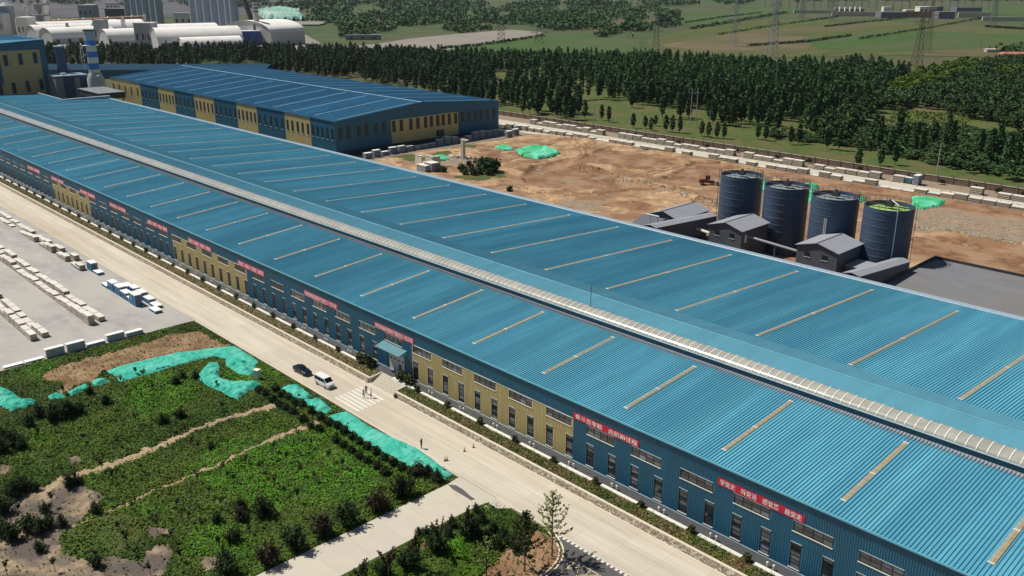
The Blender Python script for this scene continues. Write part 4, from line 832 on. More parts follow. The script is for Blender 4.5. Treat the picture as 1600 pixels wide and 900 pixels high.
# white board stacks on the yard edge
def boards(n, L_=3.75, W_=1.3):
    s = MB()
    for i in range(n): s.box(0, W_, 0, L_, .11 + i * .30, .11 + i * .30 + .19, 0); s.box(.12, W_ - .12, .12, L_ - .12, i * .30, .11 + i * .30, 1)
    return s.mesh('board_stack', ['board_white', 'gap_dark'])
BS = {n: boards(n) for n in (1, 2, 5, 6, 4, 3)}
for i, (y, n) in enumerate(((-30.8, 3), (-34.9, 5), (-39.1, 2), (-43.2, 6), (-47.4, 6), (-51.5, 1), (-55.5, 1))): tag(O('board_stack', BS[n], None, (-191.9, y, -.02)), '%s white board stack from the road along the yard edge by the garden' % ordn(i), 'board stack', 'white board stacks on the yard edge')
# ================================================================== BEHIND THE HALL
# ---- earthworks yard (real relief)
PITS = [([(812, 276), (830, 262), (880, 252), (905, 262), (960, 275), (985, 290), (960, 300), (900, 297), (850, 296), (820, 288)], -1.7), ([(950, 230), (1010, 232), (1060, 246), (1075, 256), (1010, 268), (960, 262), (905, 246)], -1.3), ([(1080, 255), (1130, 255), (1140, 300), (1090, 300), (1020, 285), (1060, 268)], -.9)]
RIDG = [([(895, 255), (930, 268), (985, 285), (1040, 300), (1110, 318), (1160, 330)], .9, 2.2), ([(815, 283), (830, 263), (885, 253)], .8, 1.6), ([(1425, 362), (1500, 372), (1600, 392)], .8, 2.0), ([(905, 210), (925, 225), (930, 240)], .5, 1.5), ([(985, 320), (1010, 325)], .8, 1.5), ([(1000, 327), (1035, 333)], 1.0, 1.2)]
TRK = [([(760, 262), (800, 250), (870, 222), (905, 212)], 0), ([(900, 215), (925, 240), (985, 268), (1080, 300), (1180, 325), (1230, 330)], 0), ([(790, 285), (850, 310), (930, 330), (985, 335)], 0), ([(820, 300), (900, 305), (990, 300), (1080, 296)], 0), ([(1000, 278), (1060, 262), (1085, 254)], 0), ([(1020, 285), (1080, 272), (1130, 264)], 0), ([(905, 222), (925, 232), (928, 245), (915, 252)], 0), ([(895, 224), (912, 234), (914, 246), (900, 252)], 0), ([(1425, 375), (1500, 388), (1600, 408)], 0), ([(860, 270), (920, 276), (960, 285)], 0), ([(850, 285), (920, 284), (980, 292)], 0), ([(730, 262), (770, 250), (800, 255)], 0), ([(1180, 262), (1300, 285), (1450, 312)], 0)]
def dz(X, Y):
    px, py = proj(X, Y, 0); Z = -.12 + .7 * (vfbm(X, Y, .06, 31) - .5) + .55 * (vfbm(X, Y, .22, 33) - .5) + .30 * (vfbm(X, Y, .7, 35) - .5)
    for P, d in PITS:
        W_ = [G(*q)[:2] for q in P]; ins = inpoly(X, Y, W_); Z = Z + np.where(ins, d * np.clip(pline(W_ + [W_[0]], X, Y) / 1.0, 0, 1) * (.8 + .4 * vfbm(X, Y, .3, 88)), 0)
    for P, h, wd in RIDG: W_ = [G(*q)[:2] for q in P]; Z = Z + h * np.exp(-(pline(W_, X, Y) / wd) ** 2) * (.5 + vfbm(X, Y, .6, 41))
    for P, o_ in TRK: W_ = [G(*q)[:2] for q in P]; d_ = pline(W_, X, Y); Z = Z - .55 * np.exp(-((d_ - 1.3) / .6) ** 2) + .2 * np.exp(-(d_ / .6) ** 2)
    Z = Z + .55 * np.clip(vfbm(X, Y, .35, 71) - .55, 0, 1) * 2 * (vfbm(X, Y, .05, 73) > .5)
    r_ = np.hypot(X - G(845, 222)[0], (Y - G(845, 222)[1])); Z = Z + .10 * np.sin(r_ * 1.5) * np.exp(-((r_ - 28) / 9) ** 2) * (px > 860) * (py < 252)
    bd = np.clip(np.minimum(np.minimum(X + 322.3, 236.5 - Y), np.minimum(Y - 92.2, 1e3)) / 5, 0, 1); return np.maximum(np.where((X > -84.5) & (Y < 137.0), -.3, Z * (.35 + .65 * bd) + .95 * bd), -.42)
def dcls(X, Y):
    px, py = proj(X, Y, 0); jx = px + (vfbm(X, Y, .12, 3) - .5) * 26; jy = py + (vfbm(X, Y, .15, 5) - .5) * 12
    c = np.zeros(np.shape(X), int); t = vfbm(X, Y, .07, 51)
    for P in ([(812, 276), (830, 262), (880, 252), (960, 275), (985, 290), (900, 297)], [(950, 230), (1060, 246), (1075, 256), (1010, 268), (905, 246)], [(1080, 255), (1140, 255), (1140, 300), (1020, 285)], [(1425, 372), (1500, 385), (1600, 400), (1600, 440), (1420, 410)], [(1180, 262), (1300, 280), (1420, 300), (1600, 335), (1600, 348), (1420, 318), (1250, 300)], [(985, 318), (1015, 322), (1040, 335), (1000, 332)], [(1240, 345), (1270, 345), (1275, 400), (1240, 400)], [(755, 232), (790, 238), (785, 250), (745, 248)]): c[inpoly(jx, jy, P)] = 1
    for P, o_ in TRK: W_ = [G(*q)[:2] for q in P]; d_ = pline(W_, X, Y); c[(np.abs(d_ - 1.3) < .7) & (t > .36)] = 1
    c[(vfbm(X, Y, .10, 77) > .56)] = 1
    c[(vfbm(X, Y, .22, 78) > .68)] = 2
    for P in ([(1180, 290), (1260, 300), (1270, 340), (1180, 330)], [(1420, 330), (1480, 325), (1600, 350), (1600, 385), (1430, 365)], [(690, 250), (720, 242), (745, 252), (730, 268), (690, 268)], [(870, 315), (920, 318), (960, 335), (900, 330)], [(1270, 310), (1300, 310), (1300, 345), (1270, 345)]): c[inpoly(jx, jy, P)] = 2
    for P in ([(660, 262), (720, 262), (770, 268), (790, 280), (740, 286), (690, 275)], [(600, 245), (640, 235), (690, 225), (740, 228), (735, 240), (690, 248), (650, 255)],): c[inpoly(jx, jy, P)] = np.where(t > .42, 3, 0)[inpoly(jx, jy, P)]
    return c
BEND = [(-336, 224), (-322.3, 224), (-300, 231), (-290, 238), (-345, 238)]
struct(gridmesh('earth_yard', -322.3, -30, 92.2, 236.5, .75, dz, ['earth', 'earth_red', 'earth_grey', 'lawn'], dcls, keep=lambda x, y: ~inpoly(x, y, BEND)))
struct(MB().box(-334.6, -322.5, 92, 226, -.5, .02).obj('gable_lane', 'bare_lot'))
# lane polygon in front of hall 2 gable continues to the wall lane
struct(MB().box(-470, -30, 237.5, 248.5, -.5, .0).obj('service_lane', 'concrete_side'))
struct(MB().poly([(-334.6, 226, .012), (-322.5, 226, .012), (-300, 232, .012), (-292, 237.6, .012), (-345, 237.6, .012)]).obj('lane_bend', 'concrete_side'))
struct(MB().box(-470, -30, 248.5, 262, -.5, -.08).obj('wall_foot_ground', 'earth_grey'))
def rubble(name, pts, n, spread, sz, label, m=['stone_light', 'earth_grey'], zf=None):
    s = MB(); rr = random.Random(len(name) + n)
    for i in range(n):
        (xa, ya), (xb, yb) = pts[rr.randrange(len(pts) - 1):][:2] if len(pts) > 1 else (pts[0], pts[0]); t = rr.random(); x = xa + (xb - xa) * t + rr.gauss(0, spread); y = ya + (yb - ya) * t + rr.gauss(0, spread); a = rr.uniform(.4, 1) * sz
        z = float(dz(np.array([x]), np.array([y]))[0]) if zf is None else zf; P = []
        for zz, k in ((0, 1.0), (1, .6)):
            for q in range(4): an = q * 1.571 + rr.uniform(-.4, .4); P.append((x + math.cos(an) * a * k, y + math.sin(an) * a * k, z - .05 + zz * a * rr.uniform(.6, 1.1)))
        s.hexa(P, rr.randrange(len(m)))
    o = s.obj(name, m); o['label'] = label; o['category'] = 'rubble'; return stuff(o)
yz0 = lambda x, y: float(dz(np.array([x]), np.array([y]))[0])
gp = lambda *q: [G(*c)[:2] for c in q]
rubble('rubble_bank', gp((895, 258), (985, 286), (1110, 320), (1160, 332)), 420, 1.6, .45, 'line of broken stones along the earth bank in the yard')
rubble('rubble_line', gp((1425, 358), (1500, 368), (1600, 390)), 260, 1.2, .4, 'scattered stones along the low bank right of the silos')
rubble('broken_stone_field', gp((1430, 345), (1590, 365)), 500, 5.0, .25, 'gravelly broken stone spread on the red earth')
rubble('stone_heap', gp((702, 248), (740, 252), (755, 256)), 70, 1.6, 1.1, 'heap of pale broken stone blocks by the small plant area', ['stone_light', 'slab_white', 'earth_grey'])
rubble('wall_foot_stones', gp((800, 196), (950, 216), (1100, 236), (1300, 264), (1600, 322)), 700, 1.4, .5, 'pale stones scattered along the foot of the boundary wall', ['stone_light', 'slab_side'], -.08)
# green nets behind
for i, (P, lb, a) in enumerate((([(805, 240), (820, 235), (840, 233.5), (862, 237), (876, 243.5), (862, 249), (840, 252), (820, 248)], 'bright green net covering an earth mound in the yard', 1.6), ([(773, 233), (785, 230), (800, 233), (803, 237), (785, 238)], 'faded green net left of the covered mound', .4), ([(669, 252), (680, 246), (697, 247), (702, 252), (690, 255), (674, 254)], 'green net beside the heap of broken stone', .8), ([(1256, 292), (1278, 294), (1276, 322), (1254, 320)], 'green net seen between the second and third silo', .8), ([(1338, 312), (1352, 313), (1350, 319), (1340, 320)], 'small green net seen between the third and fourth silo', .6), ([(1424, 312), (1450, 312), (1477, 318), (1466, 327), (1444, 331), (1424, 329)], 'bright green net lying right of the fourth silo', .8), ([(1187, 287), (1199, 288), (1198, 303), (1186, 303)], 'green net seen between the first and second silo', .6))):
    cx_, cy_ = np.mean([G(*q)[0] for q in P]), np.mean([G(*q)[1] for q in P]); net(20 + i, P, lb, 'net_green', amp=a, st=.55, hz=.35).location.z = yz0(cx_, cy_)
# ---- blue and yellow second hall
X2, XF, YA, YB2, YR, E2, R2 = -337.7, -596.0, 119.2, 217.0, 167.5, 15.7, 19.9
h2 = thing('second_hall', 'blue and yellow panelled hall with ribbed blue roof behind the long hall', 'factory hall', (0, 0, 0))
t1 = (R2 - E2) / (YR - YA); t2 = (R2 - E2 - .6) / (YB2 - YR); nb2 = 28; bw = (X2 + .6 - XF) / nb2
ra = MB().corr(0, bw - .004, (YA - .5, E2 - .5 * t1), (YR, R2), (0, 1), .62, .08).mesh('roof_sheet', 'roof_blue_far'); rb = MB().corr(0, bw - .004, (YR, R2), (YB2 + .5, E2 + .6 - .5 * t2), (0, 1), .62, .08).mesh('roof_sheet', 'roof_blue_far')
for i in range(nb2): O('roof_sheet', ra, h2, (XF + i * bw, 0, 0)); O('roof_sheet', rb, h2, (XF + i * bw, 0, 0))
MB().sweep([(YR - .55, R2 + .08), (YR, R2 + .2), (YR + .55, R2 + .08)], XF, X2 + .7).obj('ridge_line', 'skylight_far', h2)
za = lambda y: E2 + t1 * (y - YA); zb = lambda y: R2 - t2 * (y - YR)
def bar_strip(y0, y1, zf): return MB().hexa([(0, y0, zf(y0)), (.55, y0, zf(y0)), (.55, y1, zf(y1)), (0, y1, zf(y1)), (0, y0, zf(y0) + .16), (.55, y0, zf(y0) + .16), (.55, y1, zf(y1) + .16), (0, y1, zf(y1) + .16)]).mesh('skylight', 'skylight_far')
sa, sb = bar_strip(YA + 3, YR - 3.5, za), bar_strip(YR + 4, YB2 - 4, zb)
for i in range(14): O('skylight', sa, h2, (X2 - 2.4 - 18.6 * i, 0, 0)); O('skylight', sb, h2, (X2 - 2.4 - 18.6 * i, 0, 0))
bounds = [-596, -549, -523, -501.6, -476, -453, -427.6, -407, -380.2, -357.7, X2]; fw = MB().box(0, 1.7, -.05, .1, 0, 5.0).mesh('window', 'frame_dark'); fp = MB().box(.12, 1.58, -.07, -.055, .15, 4.85).mesh('pane', 'glass_far'); fs = MB().box(-.1, 1.8, -.16, -.05, -.2, -.02).mesh('window_sill', 'trim_light')
for i in range(10):
    a, b = bounds[i], bounds[i + 1]; m_ = 'wall_yellow' if i % 2 == 0 else 'wall_blue'
    s = MB(); s.corr(a, b, (YA, 2.0), (YA, E2 - .25 - (2.0 if i % 2 == 0 else 0) * 0), (-1, 0), .8, .06, frac=(0, .42, .5, .92)); s.obj('wall_panel', m_, h2)
    n = 5; 
    for k in range(n): wn = O('window', fw, h2, (a + (b - a) * (k + .5) / n - .85, YA - .06, 7.3)); O('pane', fp, wn); O('window_sill', fs, wn)
MB().box(XF, X2, YA - .02, YA + .3, -.1, 2.02).box(X2 - .3, X2 + .02, YA, YB2, -.1, 2.28).obj('plinth', 'louvre_dark', h2)
# gable facing the yard
yz = lambda y: (za(y) if y < YR else zb(y)) - .15
def gcorr(s, y0, y1, z0, z1f, mi=0):
    n = max(1, int((y1 - y0) / .8)); p_ = (y1 - y0) / n
    for i in range(n):
        q = y0 + i * p_
        for (u0, h0), (u1, h1) in (((0, 0), (.42, 0)), ((.42, 0), (.5, .06)), ((.5, .06), (.92, .06)), ((.92, .06), (1, 0))):
            ya, yb = q + u0 * p_, q + u1 * p_; s.poly([(X2 + h0, ya, z0), (X2 + h1, yb, z0), (X2 + h1, yb, z1f(yb)), (X2 + h0, ya, z1f(ya))], mi)
YG0, YG1 = 149.6, 190.1
s = MB(); gcorr(s, YA, YG0, 2.25, yz); s.obj('wall_panel', 'wall_blue', h2); s = MB(); gcorr(s, YG1, YB2, 2.25, yz); s.obj('wall_panel', 'wall_blue', h2)
s = MB(); gcorr(s, YG0, YG1, 2.25, lambda y: 13.2); s.obj('wall_panel', 'wall_yellow', h2); s = MB(); gcorr(s, YG0, YR, 13.2, yz); gcorr(s, YR, YG1, 13.2, yz); s.obj('wall_panel', 'wall_blue', h2)
gf = MB().box(-.1, .05, 0, 1.9, 0, 5.2).mesh('window', 'frame_dark'); gpn = MB().box(.055, .07, .15, 1.75, .15, 5.05).mesh('pane', 'glass_far')
for px, py in ((532, 203), (544.5, 201), (561, 199), (573, 197), (588, 196), (600, 194), (615.5, 193), (627, 191), (642, 190), (653, 189), (665, 187.5), (674, 186), (684, 184.5), (692.5, 183.5), (702, 182), (712, 180.5), (723, 178), (733, 177), (743, 175), (752, 173.5), (762, 172), (772, 170.5)):
    y = float(onX(px, py + 8, X2)[1]); wn = O('window', gf, h2, (X2 + .1, y - .95, 7.6)); O('pane', gpn, wn)
MB().box(X2 - .1, X2 + 1.2, 176.4, 180.2, 2.9, 5.6).obj('louvre_hood', 'frame_dark', h2)
MB().box(XF, X2, YB2, YB2 + .2, 0, E2 + .2).obj('rear_wall', 'wall_blue', h2); MB().poly([(XF + .1, YA, 0), (XF + .1, YB2, 0), (XF + .1, YB2, E2 + .4), (XF + .1, YR, R2 - .1), (XF + .1, YA, E2 - .1)]).obj('end_wall', 'wall_yellow', h2)
# stacks of boards along the gable
def pile(n, L_, W_, t, mats, name='board_pile'):
    s = MB(); rr = random.Random(n + int(L_ * 10))
    for i in range(n): ox = rr.uniform(-.06, .06); s.box(-L_ / 2 + ox, L_ / 2 + ox, -W_ / 2, W_ / 2, i * (t + .22) + .2, i * (t + .22) + .2 + t, 0, 1); s.box(-L_ / 2 + .1, L_ / 2 - .1, -W_ / 2 + .1, W_ / 2 - .1, i * (t + .22), i * (t + .22) + .2, 2)
    return s.mesh(name, mats)
PG = {n: pile(n, 2.2, 3.7, .40, ['slab_grey', 'board_white', 'gap_dark']) for n in (3, 4, 5, 6)}
yy = 128.0; i = 0; rr = random.Random(4)
while yy < 214: tag(O('board_pile', PG[rr.choice((3, 4, 5, 5, 6))], None, (-323.5 - (yy - 140) * .06 - 3.5, yy, .02)), '%s grey board pile from the left along the dark blue gable' % ordn(i), 'board pile', 'board piles along the gable'); yy += 4.75; i += 1
for i, (px, py, n) in enumerate(((795, 214, 5), (805, 211, 5), (812, 203, 4))): p = G(px, py); tag(O('board_pile', PG[n], None, (p[0], p[1], .02)), '%s bluish board pile from the left beyond the gable corner' % ordn(i), 'board pile', 'board piles beyond the gable corner')
# ---- slab stacks both sides of the service lane
WS = {n: pile(n, 4.4, 2.6, .42, ['slab_side', 'slab_white', 'gap_dark'], 'lane_slab_stack') for n in (1, 2, 3, 4)}
rr = random.Random(21); x = -352.0; i = 0
while x < -60:
    if not (-231 < x < -222 or -209 < x < -204): tag(O('lane_slab_stack', WS[rr.choice((1, 2, 3, 3, 3, 4))], None, (x, 235.6 - (.0 if x > -300 else (-300 - x) * .13), -.05)), '%s slab stack from the left in the near line along the service lane' % ordn(i), 'slab stack', 'near slab stacks along the service lane'); i += 1
    x += 4.75
x = -345.0; i = 0
while x < -75:
    if not (-140 < x < -118 or rr.random() < .08): tag(O('lane_slab_stack', WS[rr.choice((2, 3, 3, 4, 4))], None, (x, 250.2, -.05)), '%s slab stack from the left in the far line under the boundary wall' % ordn(i), 'slab stack', 'far slab stacks under the boundary wall'); i += 1
    x += 4.8
tag(O('board_rack', RK[4], None, (G(1404, 287)[0], 249.3, 0)), 'blue steel rack among the slab stacks by the boundary wall', 'rack'); tag(O('board_pile', PG[6], None, (G(1427, 290)[0], 250.5, 0)), 'tall grey board pile right of the blue rack by the wall', 'board pile')
# ---- boundary wall with piers
bwl = thing('boundary_wall', 'long brown boundary wall with regular piers and pale coping behind the yard', 'wall', (0, 260.4, 0))
MB().box(-480, -20, -.12, .12, -.4, 2.35).obj('wall_face', 'wall_brick', bwl); MB().box(-480, -20, -.22, .22, 2.35, 2.5).obj('coping', 'stone_light', bwl)
pr = MB().box(-.28, .28, -.3, .3, -.4, 2.62).mesh('pier', 'wall_brick')
for k in range(80): O('pier', pr, bwl, (-478 + k * 5.75, 0, 0))
# ---- silos
SP = [(-142.4, 135.4), (-125.35, 131.75), (-109.75, 129.9), (-94.6, 129.1)]; SRD, SHT = 6.15, 20.0
bandm = MB()
nb = 10
body = MB().lathe([(SRD, 0), (SRD, SHT), (SRD - .25, SHT), (SRD - .25, SHT - 1.0), (0.05, SHT - .75)], 64, cap=False, mis=[0, 0, 0, 1]).mesh('silo_shell', ['silo_blue', 'silo_top'], False)
bodyl = MB().lathe([(SRD, 0), (SRD, SHT), (SRD - .25, SHT), (SRD - .25, SHT - 1.0), (0.05, SHT - .75)], 64, cap=False, mis=[0, 0, 0, 1]).mesh('silo_shell', ['silo_blue', 'silo_top_lime'], False)
ring_ = MB().lathe([(SRD - .02, -.12), (SRD + .05, -.08), (SRD + .05, .08), (SRD - .02, .12)], 64, cap=False).mesh('hoop_band', 'silo_band')
rail = MB()
for i in range(48):
    a, b = i * 2 * math.pi / 48, (i + 1) * 2 * math.pi / 48
    if i % 2 == 0: rail.tube((SRD * math.cos(a), SRD * math.sin(a), SHT), (SRD * math.cos(a), SRD * math.sin(a), SHT + 1.15), .05, n=4)
    for z in (.6, 1.15): rail.tube((SRD * math.cos(a), SRD * math.sin(a), SHT + z), (SRD * math.cos(b), SRD * math.sin(b), SHT + z), .045, n=4)
railm = rail.mesh('guard_rail', 'steel_dark')
motor = MB().box(-.9, .9, -.7, .7, SHT - .2, SHT + 1.1).lathe([(.5, SHT + 1.1), (.35, SHT + 1.6)], 10).box(-SRD, SRD, -.35, .35, SHT - .05, SHT + .1).mesh('mixer_drive', 'steel_dark')
for i, (x, y) in enumerate(SP):
    t = thing('silo', ['leftmost dark blue banded silo, nearest the wheel loader', 'second dark blue silo from the left, with pale top', 'third dark blue silo from the left, with two pipes on its front', 'rightmost dark blue silo with a lime green top'][i], 'silo', (x, y, -.2), 0, 'dark blue silos')
    O('silo_shell', bodyl if i == 3 else body, t)
    for k in range(1, nb + 1): O('hoop_band', ring_, t, (0, 0, SHT * k / (nb + .4)))
    O('guard_rail', railm, t); O('mixer_drive', motor, t)
    la = MB(); an = (205, 215, 0, 20)[i]; 
    an = R(an); cx, cy = (SRD + .45) * math.cos(an), (SRD + .45) * math.sin(an); tx, ty = -math.sin(an) * .3, math.cos(an) * .3
    la.tube((cx + tx, cy + ty, 0), (cx + tx, cy + ty, SHT + 1.6), .06, n=4); la.tube((cx - tx, cy - ty, 0), (cx - tx, cy - ty, SHT + 1.6), .06, n=4)
    for k in range(51): la.tube((cx + tx, cy + ty, k * .42), (cx - tx, cy - ty, k * .42), .035, n=4)
    la.obj('ladder', 'steel_grey', t)
    if i in (2, 3):
        pp = MB()
        for q in ((-82, -78) if i == 2 else (-48,)): a = R(q); pp.tube(((SRD + .25) * math.cos(a), (SRD + .25) * math.sin(a), 0), ((SRD + .25) * math.cos(a), (SRD + .25) * math.sin(a), SHT * (.74 if i == 2 else 1.08)), .14, n=8)
        if i == 3: a = R(-48); pp.tube(((SRD + .25) * math.cos(a), (SRD + .25) * math.sin(a), SHT * 1.08), (.6, -.4, SHT + 1.6), .14, n=8)
        pp.obj('riser_pipe', 'plant_white', t)
for i in range(3):
    (xa, ya), (xb, yb) = SP[i], SP[i + 1]; d = Vector((xb - xa, yb - ya, 0)).normalized(); A = Vector((xa, ya, SHT)) + d * (SRD - .2); B = Vector((xb, yb, SHT)) - d * (SRD - .2); n = Vector((-d.y, d.x, 0))
    t = thing('silo_walkway', 'steel walkway with railings between the %s and %s silo tops' % (ORD[i], ORD[i + 1]), 'walkway', tuple(A)); L_ = (B - A).length
    s = MB(); s.hexa([tuple(n * -.5 - Vector((0, 0, .12))), tuple(d * L_ - n * .5 - Vector((0, 0, .12))), tuple(d * L_ + n * .5 - Vector((0, 0, .12))), tuple(n * .5 - Vector((0, 0, .12))), tuple(n * -.5), tuple(d * L_ - n * .5), tuple(d * L_ + n * .5), tuple(n * .5)]); s.obj('deck', 'steel_grey', t)
    for sg in (-.5, .5):
        s = MB()
        for k in range(7): s.tube(tuple(d * (L_ * k / 6) + n * sg), tuple(d * (L_ * k / 6) + n * sg + Vector((0, 0, 1.1))), .05, n=4)
        for z in (.55, 1.1): s.tube(tuple(n * sg + Vector((0, 0, z))), tuple(d * L_ + n * sg + Vector((0, 0, z))), .05, n=4)
        s.obj('guard_rail', 'steel_dark', t)
# ---- small grey houses and conveyor galleries
def house(label, x0, x1, y0, y1, ze, zr_, wins=(), door=False):
    t = thing('grey_house', label, 'house', ((x0 + x1) / 2, y0, -.2)); hw = (x1 - x0) / 2; D = y1 - y0; o = .45
    s = MB(); s.poly([(-hw, 0, 0), (hw, 0, 0), (hw, 0, ze), (0, 0, zr_), (-hw, 0, ze)]); s.poly([(-hw, D, 0), (-hw, D, ze), (0, D, zr_), (hw, D, ze), (hw, D, 0)]); s.poly([(hw, 0, 0), (hw, D, 0), (hw, D, ze), (hw, 0, ze)]); s.poly([(-hw, 0, 0), (-hw, 0, ze), (-hw, D, ze), (-hw, D, 0)]); s.obj('wall', 'house_wall', t)
    sl = (zr_ - ze) / hw
    for sg in (-1, 1):
        e = sg * (hw + o); ez = ze - sl * o
        rf = MB().hexa([(0, -o, zr_ + .02), (e, -o, ez + .02), (e, D + o, ez + .02), (0, D + o, zr_ + .02), (0, -o, zr_ + .16), (e, -o, ez + .16), (e, D + o, ez + .16), (0, D + o, zr_ + .16)]).obj('roof', 'house_roof', t)
    MB().box(-.18, .18, -o, D + o, zr_ + .12, zr_ + .2).obj('ridge_cap', 'house_wall', t)
    for wx in wins: wn = MB().box(-.75, .75, -.06, .04, -.65, .65).box(-.9, .9, -.12, -.02, -.85, -.67, 1).obj('window', ['frame_dark', 'trim_light'], t, (wx, 0, ze - 1.9)); MB().box(-.6, .6, -.075, -.062, -.5, .5).obj('pane', 'glass_far', wn)
    if door: MB().box(hw - .02, hw + .05, 1.6, 2.7, ze - 3.6, ze - 1.4).obj('door', 'plant_white', t)
    return t
house('grey gabled house in front of the first and second silo', -136.4, -126.0, 111.3, 124.6, 10.2, 11.7, (-2.6, 2.2), True)
house('grey gabled house in front of the third silo', -109.2, -98.0, 110.8, 123.4, 10.2, 11.7, (-2.6, 2.2))
house('long grey gabled house left of the silos beside the gallery', -156.0, -146.4, 109.5, 125.0, 10.0, 11.6, ())
t = thing('lean_to_shed', 'low dark lean-to with a white pipe frame left of the long grey house', 'shed', (-158, 98.5, -.2)); MB().hexa([(0, 0, 0), (8, 0, 0), (8, 10.5, 0), (0, 10.5, 0), (0, 0, 6.0), (8, 0, 6.0), (8, 10.5, 9.6), (0, 10.5, 9.6)]).obj('wall', 'house_wall', t)
MB().tube((6.0, 6, 7), (6.0, 6, 11.2), .15).tube((8.6, 6, 7), (8.6, 6, 11.2), .15).tube((4.6, 6, 11.2), (9.2, 6, 11.2), .28, n=8).obj('pipe_frame', 'plant_white', t)
def gallery(label, x0, x1, ya, za_, yb, zb_):
    t = thing('conveyor_gallery', label, 'conveyor', (x0, ya, 0)); W_ = x1 - x0; D = yb - ya
    MB().hexa([(0, 0, za_ - 5.2), (W_, 0, za_ - 5.2), (W_, D, zb_ - 5.2), (0, D, zb_ - 5.2), (0, 0, za_ - .5), (W_, 0, za_ - .5), (W_, D, zb_ - .5), (0, D, zb_ - .5)]).obj('gallery_wall', 'house_wall', t)
    for a, b in ((-.25, W_ / 2), (W_ / 2, W_ + .25)):
        z0 = -.5 if a < 0 else 0; z1 = 0 if a < 0 else -.5
        MB().hexa([(a, -.2, za_ + z0), (b, -.2, za_ + z1), (b, D + .2, zb_ + z1), (a, D + .2, zb_ + z0), (a, -.2, za_ + z0 + .12), (b, -.2, za_ + z1 + .12), (b, D + .2, zb_ + z1 + .12), (a, D + .2, zb_ + z0 + .12)]).obj('roof', 'house_roof', t)
    n = int(D / 6)
    for k in range(1, n):
        for xx in (.2, W_ - .2): zz = za_ + (zb_ - za_) * k / n - 5; MB().box(xx - .15, xx + .15, D * k / n - .15, D * k / n + .15, -.2, zz).obj('support_leg', 'steel_dark', t)
    return t
gallery('sloping grey conveyor gallery beside the long grey house', -146.1, -142.2, 94.5, 11.4, 123.5, 9.6)
gallery('sloping grey conveyor gallery below the rightmost silo', -88.3, -84.6, 94.5, 11.4, 122, 9.0)
t = thing('pipe_bridge', 'thin pipe bridge crossing between the two gabled houses', 'pipe', (0, 0, 0)); MB().tube((-126, 115, 7.8), (-109.4, 115, 6.8), .35, n=8).obj('pipe', 'plant_grey', t); MB().box(-118, -117.6, 114.8, 115.2, -.2, 7.0).obj('support_leg', 'steel_dark', t)
t = thing('white_pipe', 'white pipe lying at roof height left of the gabled house', 'pipe', (-142.5, 113.5, 0)); MB().tube((0, 0, 7.2), (6, 0, 6.6), .45, n=8).obj('pipe', 'bench_white', t); MB().box(2.8, 3.1, -.15, .15, -.2, 6.7).obj('support_leg', 'steel_dark', t)
t = thing('flat_roof_annex', 'small flat grey roofed annex below the fourth silo', 'shed', (-97.5, 114.5, -.2)); MB().box(0, 8.0, 0, 7, 0, 6.4).obj('wall', 'house_wall', t); MB().box(-.2, 8.2, -.2, 7.2, 6.4, 6.55).obj('roof', 'house_roof', t)
t = thing('flat_roofed_block', 'low flat grey roofed block with dark parapet at the right edge below the silos', 'building', (-84.4, 104, 0)); MB().box(0, 110, 0, 33.6, -.2, 6.0, 0, 1).obj('wall', ['house_wall', 'pad_grey'], t)
for bx_ in ((-.3, 0, 0, 33.9), (0, 110, 33.6, 33.9), (0, 110, -.3, 0)): MB().box(bx_[0], bx_[1], bx_[2], bx_[3], -.2, 6.7).obj('parapet', 'steel_dark', t)
# ---- wheel loaders
def loader(label, loc, rz, dirty='loader_orange'):
    t = thing('wheel_loader', label, 'wheel loader', loc, rz)
    MB().hexa([(-3.4, -1.1, .9), (.2, -1.1, .9), (.2, 1.1, .9), (-3.4, 1.1, .9), (-3.3, -.95, 2.1), (.1, -.95, 2.4), (.1, .95, 2.4), (-3.3, .95, 2.1)]).obj('engine_body', dirty, t)
    MB().box(.2, 2.4, -.6, .6, .8, 1.6).obj('front_frame', dirty, t)
    cb = MB().box(-1.0, .7, -.85, .85, 2.2, 2.6).box(-1.0, .7, -.85, .85, 3.45, 3.6).box(-1.0, -.88, -.85, -.73, 2.6, 3.45).box(.58, .7, -.85, -.73, 2.6, 3.45).box(-1.0, -.88, .73, .85, 2.6, 3.45).box(.58, .7, .73, .85, 2.6, 3.45).obj('cab', 'steel_dark', t); MB().box(-.9, .6, -.78, .78, 2.6, 3.45).obj('cab_glass', 'car_glass', cb)
    for sg in (-.55, .55): MB().bar((1.6, sg, 1.6), (3.4, sg, .7), .18).obj('lift_arm', dirty, t)
    MB().hexa([(3.3, -1.4, .1), (4.5, -1.4, .1), (4.5, 1.4, .1), (3.3, 1.4, .1), (3.3, -1.4, 1.3), (3.6, -1.4, 1.3), (3.6, 1.4, 1.3), (3.3, 1.4, 1.3)]).obj('bucket', 'steel_dark', t)
    for xx in (-2.2, 1.6):
        for sg in (-1, 1): e = O('wheel', MB().box(-.2, .2, -.25, .25, -.2, .2).mesh('wheel', 'steel_dark'), t, (xx, 1.15 * sg, .75)); O('tyre', wtm, e, scale=(2.25, 2.6, 2.25)); O('rim', wrm, e, scale=(2.0, 2.4, 2.0))
p = G(1106, 288); loader('brown wheel loader on the red earth left of the first silo', (p[0], p[1], yz0(p[0], p[1]) - .05), R(35)); p = G(733, 267); loader('rusty wheel loader parked between the stone heap and green bushes', (p[0], p[1], yz0(p[0], p[1]) - .05), R(-60))
